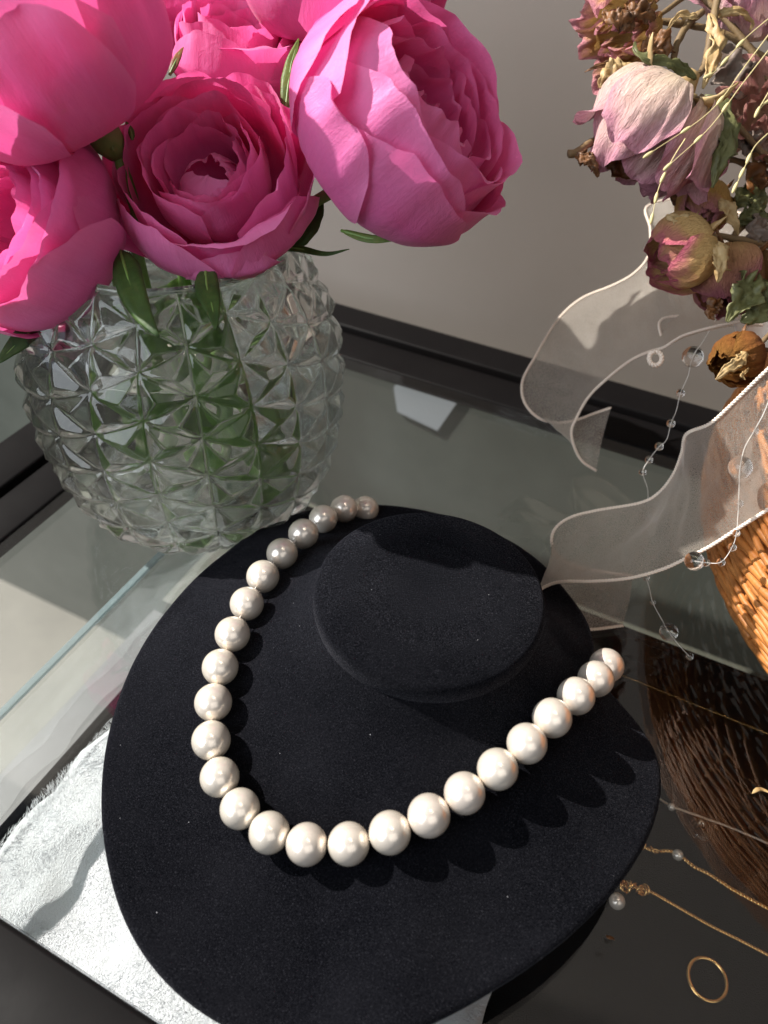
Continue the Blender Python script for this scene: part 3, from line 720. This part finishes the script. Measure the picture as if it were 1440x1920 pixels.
# ================================================================ WICKER BASKET
BC = Vector((.276, .205, 0))
bas = empty('wicker_basket', BC, 'orange brown willow basket at the right edge standing on the glass', 'basket')
BP = [(.000, .098), (.006, .118), (.014, .134), (.024, .1435), (.036, .1475), (.050, .1470), (.066, .1435), (.086, .1370)]
bp = resample(catmull([Vector((r, 0, z)) for z, r in BP], 300), 400)
blen = sum((b - a).length for a, b in zip(bp, bp[1:])); NST = 38; ROWS = int(blen / .00245)
def row_at(f): return bp[min(399, int(f * 399))]
for k in range(NST):
    a = 2 * math.pi * k / NST; P = [BC + Vector((p.x * math.cos(a), p.x * math.sin(a), p.z + .0015)) for p in bp[::16]]
    v, f = tube_data(P, .0013, 6); build('stake', v, f, M['wicker'], bas)
rnd = random.Random(5)
for r in range(ROWS):
    p = row_at((r + .5) / ROWS); P = []; n = NST * 5; ph = r % 2; jz = rnd.uniform(-.00015, .00015); sd = rnd.uniform(0, 99)
    for i in range(n):
        a = 2 * math.pi * i / n; c = math.cos(math.pi * i / 5 + math.pi * ph)
        rr_ = p.x + .0010 * c + .0003 * noise.noise(Vector((a * 4, sd, 0))); z = p.z + .0016 + jz + .0003 * noise.noise(Vector((a * 3, sd, 5)))
        P.append(BC + Vector((rr_ * math.cos(a), rr_ * math.sin(a), z)))
    V = []; sd6 = 7
    for i in range(n):
        t = (P[(i + 1) % n] - P[i - 1]).normalized(); b = t.cross(Z).normalized(); c = b.cross(t)
        R_ = .00126 * (1 + .18 * noise.noise(Vector((i * .11, sd, 2))))
        for k in range(sd6): V.append(P[i] + (b * math.cos(6.2832 * k / sd6) + c * math.sin(6.2832 * k / sd6)) * R_)
    F = [(i * sd6 + k, i * sd6 + (k + 1) % sd6, ((i + 1) % n) * sd6 + (k + 1) % sd6, ((i + 1) % n) * sd6 + k) for i in range(n) for k in range(sd6)]
    build('weaver', V, F, M['wicker'], bas)
# slanting rods of the foot border and of the raised band above it
def border(z0, z1, r0, r1, n, span, rad, name):
    P = [Vector(((r0 + (r1 - r0) * f + .0018 * math.sin(math.pi * f)) * math.cos(span * f), (r0 + (r1 - r0) * f + .0018 * math.sin(math.pi * f)) * math.sin(span * f), z0 + (z1 - z0) * f)) for f in [i / 9 for i in range(10)]]
    v, f = tube_data(P, lambda s: rad * (.75 + .35 * math.sin(math.pi * s)), 8)
    me = bpy.data.meshes.new(name); me.from_pydata([tuple(q) for q in v], [], f); me.polygons.foreach_set('use_smooth', [True] * len(f)); me.materials.append(M['wicker'])
    for k in range(n): inst(name, me, BC, bas, Quaternion((0, 0, 1), 2 * math.pi * (k + .2 * random.random()) / n))
border(.012, .026, .133, .1455, 64, .30, .0016, 'border_rod')
border(.044, .056, .1475, .1455, 56, .42, .0015, 'band_rod')

# ================================================================ DRIED ROSES
DM = dict(pale=m_dry_petal('dry_pale_petal', (.74, .36, .47), (.86, .60, .56), (.86, .74, .54)),
          yellow=m_dry_petal('dry_yellow_petal', (.70, .19, .26), (.86, .57, .24), (.88, .66, .30)),
          mauve=m_dry_petal('dry_mauve_petal', (.38, .13, .16), (.52, .26, .15), (.60, .40, .16)),
          amber=m_dry_petal('dry_amber_petal', (.74, .32, .38), (.68, .42, .14), (.72, .50, .20)),
          brick=m_dry_petal('dry_brick_petal', (.70, .33, .30), (.78, .46, .38), (.72, .50, .34)),
          brown=m_dry_petal('dry_brown_petal', (.36, .17, .04), (.33, .13, .035), (.20, .06, .03)))
def dry_rose(label, px, depth, R, axis, m, rings, seed, stem=None, leaves=(), wr=.05, cal=M['dtan'], srad=.0013):
    c = atd(*px, depth); ax = Vector(axis).normalized(); org = c - ax * R * .6; q = axis_quat(ax, 0)
    t = empty('dried_rose', org, label, 'dried rose', 'dried roses in the basket bouquet')
    rnd = random.Random(seed)
    for ri, (n, A, prof, lip, ruf) in enumerate(rings):
        for k in range(n):
            a = 6.283 * (k + .37 * ri + rnd.uniform(-.12, .12)) / n + seed
            pf = [(r * rnd.uniform(.94, 1.06), z * rnd.uniform(.93, 1.07)) for r, z in prof]
            add_petal(t, m, q, org, R, a, A * rnd.uniform(.85, 1.1), pf, lip=lip * rnd.uniform(.2, 1.8), ruf=ruf, spiral=.07, seed=seed * 7.1 + ri * 5.3 + k * 2.3, drop=.34, wr=wr, edgecurl=.06, nu=30, nv=26)
    v, f = tube_data([org + ax * R * .05, org - ax * R * .10, org - ax * R * .22, org - ax * R * .32], lambda s: R * (.22 - .12 * s), 9, .2, seed); cx = build('calyx', v, f, cal, t)
    side = ax.orthogonal().normalized()
    for k in range(4):
        dd = Quaternion(ax, 1.57 * k + seed) @ side
        leaf_blade('sepal', [org - ax * R * .05 + dd * R * .15, org + ax * R * .1 + dd * R * .55, org - ax * R * .05 + dd * R * .85, org - ax * R * .3 + dd * R * 1.0], R * .12, cal, cx, .5, ax, n=12, k=5, crumple=.6)
    if stem:
        sp = resample(catmull([org - ax * R * .25] + [atd(x, y, d) for x, y, d in stem], 60), 30)
        v, f = tube_data(sp, lambda s: srad * (.85 + .3 * s), 8, .35, seed); st = build('stem', v, f, M['dstem'], t)
    for pts, w, mm, cu in leaves:
        leaf_blade('leaf', [atd(x, y, d) for x, y, d in pts], w, M[mm], st if stem else t, cu * .6, fold=.25, n=28, k=11, serr=.06, crumple=.75)
    return t
RG = [(5, .66, [(.12, 0), (.70, -.02), (1.0, .40), (1.02, .85), (.90, 1.22)], .20, .15), (4, .85, [(.12, .05), (.6, .05), (.86, .46), (.84, 1.0), (.60, 1.46)], .10, .12), (4, .9, [(.1, .1), (.5, .1), (.66, .5), (.62, 1.0), (.4, 1.4)], .08, .13), (3, 1.0, [(.1, .1), (.3, .14), (.42, .5), (.4, .9), (.2, 1.25)], .05, .13)]
RB = [(3, 1.05, [(.14, 0), (.75, .02), (.98, .45), (.88, 1.0), (.50, 1.45)], .05, .07), (3, 1.0, [(.12, .05), (.6, .08), (.8, .5), (.7, 1.05), (.35, 1.5)], .06, .10), (3, 1.0, [(.1, .1), (.4, .14), (.55, .5), (.46, 1.0), (.2, 1.4)], .05, .12)]
RL = [(4, .62, [(.12, 0), (.6, .0), (.95, .3), (1.1, .7), (1.05, 1.1)], .25, .22), (4, .6, [(.12, .05), (.5, .1), (.75, .45), (.8, .9), (.7, 1.3)], .2, .22), (4, .7, [(.1, .1), (.4, .15), (.5, .5), (.45, .9), (.3, 1.2)], .1, .18)]
dry_rose('large pale pink and cream dried rose hanging head down', (1228, 246), .272, .0232, vax(-.50, -.76, -.36), DM['pale'], RG, 2.0,
         [(1318, 130, .278), (1332, 70, .280), (1350, -30, .285)],
         [([(1306, 148, .262), (1260, 118, .258), (1212, 108, .256), (1190, 92, .257), (1192, 78, .259)], .0022, 'dgreen', .3), ([(1330, 25, .27), (1345, 70, .266), (1335, 120, .264), (1318, 165, .264)], .0030, 'dtan', .5),
          ([(1322, 178, .262), (1352, 200, .26), (1366, 260, .258), (1352, 300, .258), (1336, 352, .26)], .0046, 'dgreen', .7), ([(1145, 262, .285), (1150, 300, .285), (1165, 325, .285), (1182, 334, .285)], .0040, 'dbrown', .3)], wr=.045)
dry_rose('small yellow dried rose with crimson petal edges', (1282, 474), .285, .0140, vax(-.90, -.34, -.02), DM['yellow'], RB, 5.0,
         [(1345, 442, .290), (1390, 450, .292), (1460, 462, .298)],
         [([(1335, 448, .276), (1352, 470, .272), (1352, 500, .272), (1345, 530, .274)], .0032, 'dtan', .8), ([(1320, 440, .278), (1290, 420, .276), (1262, 408, .276), (1250, 402, .277)], .0034, 'dtan', .4)], wr=.04)
dry_rose('dark mauve and ochre dried rose beside the small yellow one', (1372, 522), .294, .0150, vax(-.15, -.95, .25), DM['mauve'], RB, 6.2, [(1372, 450, .298), (1400, 420, .30), (1460, 400, .305)],
         [([(1415, 500, .282), (1405, 540, .278), (1385, 575, .277), (1364, 604, .278)], .0055, 'dgreen', .2), ([(1420, 520, .284), (1422, 560, .281), (1410, 590, .28), (1390, 604, .28)], .0075, 'dgreen', .3),
          ([(1352, 560, .287), (1340, 572, .286), (1333, 588, .286), (1340, 600, .286)], .0028, 'dbrown', .9)], wr=.06, cal=M['dbrown'])
dry_rose('small amber dried rose with pink petals at top, leftmost of the bouquet', (1168, 62), .290, .0158, vax(-.80, -.40, .15), DM['amber'], RL, 8.0, [(1235, 30, .292), (1275, 0, .294), (1310, -30, .298)],
         [([(1190, 50, .27), (1170, 35, .268), (1148, 32, .268), (1130, 20, .27)], .0042, 'dbrown', .5), ([(1215, 68, .272), (1232, 78, .27), (1242, 95, .271), (1238, 118, .273)], .0050, 'dbrown', .5),
          ([(1188, 130, .272), (1160, 135, .27), (1138, 145, .27), (1124, 165, .272)], .0050, 'dtan', .5), ([(1180, 0, .275), (1200, 10, .272), (1215, 25, .272), (1230, 30, .274)], .0048, 'dbrown', .5),
          ([(1172, 118, .273), (1140, 120, .272), (1115, 126, .272), (1096, 135, .273)], .0011, 'dbrown', .3)], wr=.07, cal=M['dbrown'], srad=.0010)
dry_rose('brown withered rosebud with pointed sepals above the lower ribbon', (1382, 672), .272, .0098, vax(-.80, -.42, .42), DM['brown'], RB, 9.1, [(1425, 645, .274), (1460, 610, .278)],
         [([(1400, 660, .262), (1385, 680, .258), (1362, 695, .258), (1342, 712, .260)], .0022, 'dtan', .5), ([(1405, 690, .264), (1390, 705, .261), (1392, 705, .261), (1398, 712, .261)], .0006, 'dtan', .2)], wr=.08, cal=M['dbrown'], srad=.0009)
dry_rose('brick pink dried rose cut by the right edge below the pink one', (1440, 215), .292, .0160, vax(-.45, .1, .85), DM['brick'], RL, 3.3, [(1470, 260, .30), (1500, 330, .31)], [], wr=.05)
dry_rose('dusty pink dried rose cut by the top right corner', (1408, 2), .300, .0150, vax(-.3, .3, .85), DM['pale'], RG, 4.4, [(1440, 40, .31), (1480, 120, .315)],
         [([(1335, 40, .288), (1352, 24, .285), (1385, 22, .285), (1412, 40, .287), (1405, 58, .289)], .0018, 'dtan', .4)], wr=.06)
dry_rose('ochre dried rosebud tucked between the pale and yellow dried roses', (1318, 388), .300, .0110, vax(-.25, -.85, .4), DM['amber'], RB, 1.4, [(1325, 345, .302), (1370, 300, .30), (1460, 340, .305)],
         [([(1345, 375, .29), (1368, 390, .287), (1378, 412, .287), (1385, 440, .289)], .0030, 'dtan', .7), ([(1440, 372, .30), (1405, 365, .297), (1388, 378, .297), (1378, 392, .299)], .0060, 'dgreen', .3),
          ([(1440, 402, .30), (1415, 405, .297), (1395, 412, .297), (1380, 424, .299)], .0045, 'dgreen', .3), ([(1300, 335, .305), (1290, 360, .303), (1272, 375, .303), (1258, 362, .304)], .0060, 'dbrown', .3)], wr=.06, cal=M['dbrown'])
# bare stems and dull leaves behind
def sprig(label, stems, leaves):
    t = empty('dried_sprig', atd(*stems[0][0]), label, 'dried sprig', 'dried stems in the basket bouquet')
    for pts in stems:
        v, f = tube_data(resample(catmull([atd(*p) for p in pts], 50), 26), .0013, 7, .4, pts[0][0]); st = build('stem', v, f, M['dstem'], t)
    for pts, w, mm, cu in leaves: leaf_blade('leaf', [atd(*p) for p in pts], w, M[mm], st, cu * .6, fold=.25, n=28, k=11, crumple=.75)
sprig('thick brown dried stem running right of the pale dried rose', [[(1312, 182, .283), (1350, 205, .285), (1400, 255, .288), (1470, 330, .293)]],
      [([(1405, 165, .296), (1385, 150, .294), (1370, 120, .294), (1325, 85, .295)], .0085, 'dgrey', .3), ([(1440, 285, .294), (1415, 268, .291), (1390, 265, .291), (1375, 275, .292)], .0060, 'dgrey', .3)])
sprig('pair of thin brown stems crossing at the top of the bouquet', [[(1190, 36, .298), (1260, 42, .297), (1330, 55, .297), (1380, 75, .297), (1460, 125, .30)], [(1300, -20, .3), (1345, 20, .298), (1390, 70, .296), (1450, 160, .296)]],
      [([(1440, 340, .298), (1425, 330, .295), (1412, 345, .295), (1418, 365, .297)], .0050, 'dbrown', .4), ([(1440, 420, .296), (1425, 430, .293), (1415, 445, .293), (1410, 465, .294)], .0055, 'dgrey', .4)])
sprig('thin dark curved twig left of the crossing brown stems', [[(1262, 112, .292), (1270, 80, .292), (1290, 45, .293), (1318, 22, .294)]], [([(1318, 22, .294), (1300, 30, .292), (1272, 30, .291), (1250, 56, .292)], .0016, 'dtan', .4)])
sprig('dark twig with one small curled leaf left of the pale dried rose', [[(1066, 288, .268), (1080, 286, .269), (1100, 273, .272), (1135, 250, .278)]],
      [([(1078, 290, .268), (1095, 295, .266), (1112, 308, .266), (1122, 332, .268)], .0022, 'dbrown', .6), ([(1082, 292, .268), (1100, 296, .267), (1112, 298, .267), (1120, 298, .268)], .0026, 'dbrown', .4)])
seed_me = uvsphere('seed', .0011, 10, 8, M['straw'])
for k, pts in enumerate([[(1460, 70, .235), (1390, 160, .236), (1330, 240, .238), (1252, 312, .24)], [(1460, 20, .236), (1400, 70, .237), (1345, 130, .238), (1328, 142, .238)], [(1460, 40, .234), (1400, 120, .236), (1330, 210, .238), (1215, 290, .242)],
                         [(1440, 250, .236), (1415, 275, .236), (1398, 310, .236), (1378, 352, .237)], [(1285, 260, .24), (1260, 300, .24), (1236, 350, .241), (1222, 410, .242)], [(1455, 150, .235), (1420, 210, .236), (1440, 190, .236), (1470, 195, .236)]]):
    P = resample(catmull([atd(*p) for p in pts], 50), 30)
    t = empty('dried_grass_stalk', P[0], ['longest pale straw stalk slanting from the right edge to the pale dried rose', 'topmost pale straw stalk slanting in from the upper right corner', 'pale straw stalk crossing the face of the pale dried rose', 'short pale straw stalk right of the pale dried rose, by the edge', 'pale straw stalk hanging below the pale dried rose', 'looped pale straw stalk in front of the brick pink dried rose'][k], 'dried grass', 'straw stalks in front of the dried roses')
    v, f = tube_data(P, lambda s: .00021 * (1 - .5 * s), 5); build('stalk', v, f, M['straw'], t)
    for i in (15, 22, 29):
        d = (P[i] - P[i - 1]).normalized(); inst('seed', seed_me, P[i], t, d.to_track_quat('Z', 'Y'), (.55, .55, 1.7))

# white wrapping paper behind the bouquet
V = []
for j in range(12):
    for i in range(16):
        a = i / 15; b = j / 11; p = atd(1372 + 150 * a + 10 * math.sin(b * 4), 600 + 105 * b - 30 * a, .318 + .03 * math.sin(a * 3 + b) + .004 * noise.noise(Vector((a * 4, b * 4, 1)))); V.append(p)
o = build('wrapping_paper', V, grid_faces(16, 12), M['paper'], None, True, V[0]); md = o.modifiers.new('thickness', 'SOLIDIFY'); md.thickness = .0003
tag(o, 'white wrapping paper behind the withered rosebud at the right edge', 'wrapping paper')

# ================================================================ ORGANZA RIBBONS
def ribbon(label, A, B, nl=130, nw=14, sag=.0, name='organza_ribbon', bulge=.0):
    PA = resample(catmull([at(*p) for p in A], 300), nl); PB = resample(catmull([at(*p) for p in B], 300), nl)
    t = empty(name, PA[0], label, 'ribbon', 'organza ribbons tied to the basket'); V = []; uv = []
    for i in range(nl):
        tg = (PA[min(i + 1, nl - 1)] - PA[max(i - 1, 0)]); wd = PB[i] - PA[i]; nn = wd.cross(tg); nn = nn.normalized() if nn.length > 1e-12 else Z
        for j in range(nw):
            f = j / (nw - 1); p = PA[i].lerp(PB[i], f)
            p = p + nn * (bulge * math.sin(math.pi * f) * wd.length + .05 * wd.length * math.sin(math.pi * f) * noise.noise(Vector((i * .06, f * 1.5, 3))) * 2 + .0012 * math.sin(math.pi * f) * noise.noise(Vector((i * .25, f * 5, 8))))
            V.append(p); uv.append((i / (nl - 1) * 4, f))
    fb = build('fabric', V, grid_faces(nw, nl), M['organza'], t, True, None, None, uv)
    for P in (PA, PB):
        v, f = cord_data(P, .00064, .0024); build('edge_cord', v, f, M['cord'], fb)
    return t
def z5(L): return [(940 + x / 2.88, 380 + y / 2.88, z) for x, y, z in L]
ribbon('sheer ivory organza ribbon, upper loop curling in front of the rail',
       z5([(1300, 60, .098), (1000, -20, .095), (790, 20, .092), (805, 140, .090), (798, 280, .086), (720, 380, .080), (600, 448, .074), (430, 520, .066), (300, 640, .058), (185, 830, .050), (116, 960, .044), (122, 1070, .038), (190, 1155, .034), (290, 1188, .032), (400, 1175, .034), (510, 1135, .038), (592, 1108, .042)]),
       z5([(1600, 560, .094), (1440, 605, .092), (1300, 640, .090), (1150, 670, .088), (985, 718, .084), (880, 780, .080), (810, 800, .076), (700, 850, .068), (560, 960, .060), (470, 1050, .050), (402, 1170, .040), (378, 1240, .034), (398, 1330, .026), (440, 1400, .020), (512, 1448, .016)]), bulge=.06)
ribbon('sheer ivory organza ribbon, lower loop lying over the basket side',
       [(1500, 640, .120), (1440, 692, .112), (1370, 760, .098), (1330, 795, .090), (1287, 814, .080), (1278, 850, .070), (1262, 890, .060), (1235, 924, .050), (1200, 943, .044), (1120, 957, .036), (1070, 970, .032), (1042, 990, .028), (1034, 1015, .024), (1046, 1045, .018), (1080, 1062, .014), (1130, 1072, .012), (1186, 1080, .010)],
       [(1500, 915, .085), (1440, 955, .078), (1385, 990, .066), (1330, 1025, .056), (1280, 1050, .048), (1240, 1068, .042), (1180, 1084, .036), (1110, 1090, .030), (1060, 1090, .026), (1030, 1096, .021), (1006, 1112, .016), (1000, 1138, .010), (1022, 1164, .005), (1060, 1176, .003), (1110, 1180, .0025), (1168, 1173, .0025)], bulge=.05)
ribbon('short ivory organza ribbon fold under the small yellow dried rose', [(1430, 560, .085), (1370, 575, .084), (1300, 590, .082), (1240, 600, .081), (1242, 640, .078)], [(1430, 610, .08), (1370, 610, .08), (1310, 622, .079), (1262, 640, .078), (1228, 662, .077)], nl=60, name='organza_ribbon')
v, f = cord_data([atd(1229 + 12 * math.cos(a), 672 + 13 * math.sin(a), .283) for a in [i * .35 - 1.6 for i in range(19)]], .0009, .0021)
tag(build('ribbon_curl', v, f, M['cord'], None, True, atd(1229, 672, .283)), 'tiny curled end of ivory ribbon cord under the upper ribbon', 'ribbon curl')

# ================================================================ CLEAR BEAD STRINGS
BIG = uvsphere('bead_big', 1.0, 28, 18, M['bead'])
def bead_string(label, nodes):
    P = [at(x, y, z) for x, y, z, r in nodes]; t = empty('bead_string', P[-1], label, 'bead string', 'clear bead strings hanging from the bouquet')
    v, f = tube_data(resample(catmull(P, 80), 60), .00013, 5); build('thread', v, f, M['thread'], t)
    for p, (x, y, z, r) in zip(P, nodes):
        if r:
            rad = r * (p - CAM).dot(FW) / PX; o = inst('bead', BIG, p, t, None, (rad,) * 3)
bead_string('string of clear beads hanging from the upper ribbon', [(1345, 585, .09, 0), (1341, 601, .088, 7), (1318, 640, .083, 0), (1299, 669, .079, 20), (1290, 705, .072, 0), (1276, 737, .066, 8), (1268, 770, .06, 0), (1258, 794, .056, 8), (1250, 825, .05, 0), (1236, 837, .047, 8), (1217, 862, .041, 7.5), (1205, 885, .036, 7), (1214, 915, .028, 0), (1215, 940, .02, 0), (1216, 966, .012, 17), (1212, 992, .006, 8)])
bead_string('string of clear beads hanging over the lower ribbon and basket', [(1450, 730, .115, 0), (1432, 775, .108, 0), (1414, 808, .102, 8.5), (1396, 840, .096, 0), (1388, 876, .09, 22), (1386, 910, .084, 0), (1385, 944, .078, 8.5), (1383, 975, .073, 0), (1381, 1000, .069, 7), (1373, 1026, .064, 8), (1352, 1054, .058, 8), (1324, 1055, .056, 7.5), (1302, 1052, .055, 18)])
bead_string('short string of clear beads lying on the glass beneath the lower ribbon', [(1212, 1084, .02, 6), (1218, 1105, .016, 0), (1224, 1130, .012, 5), (1240, 1160, .009, 0), (1254, 1185, .0058, 17), (1275, 1212, .004, 0), (1293, 1231, .0025, 7)])

# ================================================================ JEWELLERY INSIDE THE CASE
ZJ = ZC + .0018
def chain(name, label, cat, px, rad, pitch, m, strands=2):
    P = resample(catmull([at(x, y, ZJ + dz) for x, y, dz in px], 200), 160)
    t = empty(name, P[0], label, cat); v, f = cord_data(P, rad, pitch, strands); build('chain', v, f, m, t); return t
def sphere_part(t, name, x, y, r, m, z=ZJ + .002):
    me = uvsphere(name, r, 20, 14, m); inst(name, me, at(x, y, z), t)
def knot(t, x, y, r, m, n=3):
    for k in range(n):
        c = at(x + 5 * k - 5, y + 2 * (k % 2), ZJ + .001); q = Quaternion((random.random(), random.random(), random.random(), .5)).normalized()
        P = [c + q @ Vector((r * math.cos(a), r * math.sin(a), 0)) for a in [i * 6.2832 / 20 for i in range(21)]]
        v, f = tube_data(P, r * .28, 6); build('link', v, f, m, t.children[0])
t = chain('gold_necklace', 'gold chain with one tiny pearl, upper of the two under the glass', 'necklace', [(1180, 1572, 0), (1205, 1588, 0), (1232, 1597, 0), (1250, 1596, 0), (1272, 1602, 0), (1300, 1625, 0), (1330, 1640, 0), (1380, 1672, 0), (1460, 1715, 0)], .00095, .0026, M['gold'])
sphere_part(t, 'tiny_pearl', 1271, 1603, .0022, M['pearl']); knot(t, 1200, 1585, .0016, M['gold']); knot(t, 1229, 1594, .0017, M['gold'], 2)
t = chain('gold_necklace', 'gold chain with hanging pearl drop, lower of the two under the glass', 'necklace', [(1130, 1632, 0), (1150, 1648, 0), (1172, 1662, 0), (1210, 1668, 0), (1260, 1695, 0), (1330, 1735, 0), (1390, 1765, 0), (1460, 1802, 0)], .0008, .0023, M['gold'])
sphere_part(t, 'pearl_drop', 1157, 1690, .0031, M['pearl']); knot(t, 1174, 1662, .0022, M['gold'], 4); knot(t, 1205, 1668, .0018, M['gold'], 3)
v, f = tube_data([at(1130, 1630, ZJ), at(1150, 1646, ZJ), at(1166, 1658, ZJ)], .0007, 6); build('toggle_bar', v, f, M['gold'], t)
t = chain('silver_necklace', 'fine pale chain with clear hoop pendant seen beneath the basket reflection', 'necklace', [(1225, 1490, 0), (1260, 1512, 0), (1310, 1530, 0), (1370, 1552, 0), (1460, 1590, 0)], .0005, .0018, M['silver'])
def hoop(t, name, x, y, rpx, rad, m, squash=1.0):
    c = at(x, y, ZJ); R_ = rpx * (c - CAM).dot(FW) / PX; P = [c + D1 * R_ * math.cos(a) + D2 * R_ * squash * math.sin(a) for a in [i * 6.2832 / 48 for i in range(49)]]
    v, f = tube_data(P, rad, 8, 0, 0, False); return build(name, v, f, m, t)
hoop(t, 'hoop', 1313, 1556, 17, .0009, M['bead']); knot(t, 1316, 1542, .0013, M['silver'], 2); sphere_part(t, 'tiny_pearl', 1259, 1513, .0016, M['pearl'])
c = at(1326, 1836, ZJ); o = empty('gold_ring', c, 'plain thin gold ring lying alone in the dark case', 'ring')
hoop(o, 'band', 1326, 1836, 35, .0008, M['gold'], 1.05)
# scattered dry petal crumbs on the glass
def crumb(label, px, w, m):
    P = [at(x, y, .0012 + .001 * (k % 2)) for k, (x, y) in enumerate(px)]; t = empty('petal_crumb', P[0], label, 'petal crumb', 'dry crumbs on the glass'); leaf_blade('flake', P, w, M[m], t, .5, (0, 0, 1), n=8, k=5)
crumb('curled tan dry petal crumb on the glass at the right edge', [(1410, 1488), (1420, 1480), (1432, 1480), (1450, 1490)], .0008, 'dtan')
crumb('tiny reddish dry petal crumb on the glass near the pearl drop', [(1137, 1753), (1142, 1757), (1148, 1758), (1152, 1762)], .0006, 'dbrown')
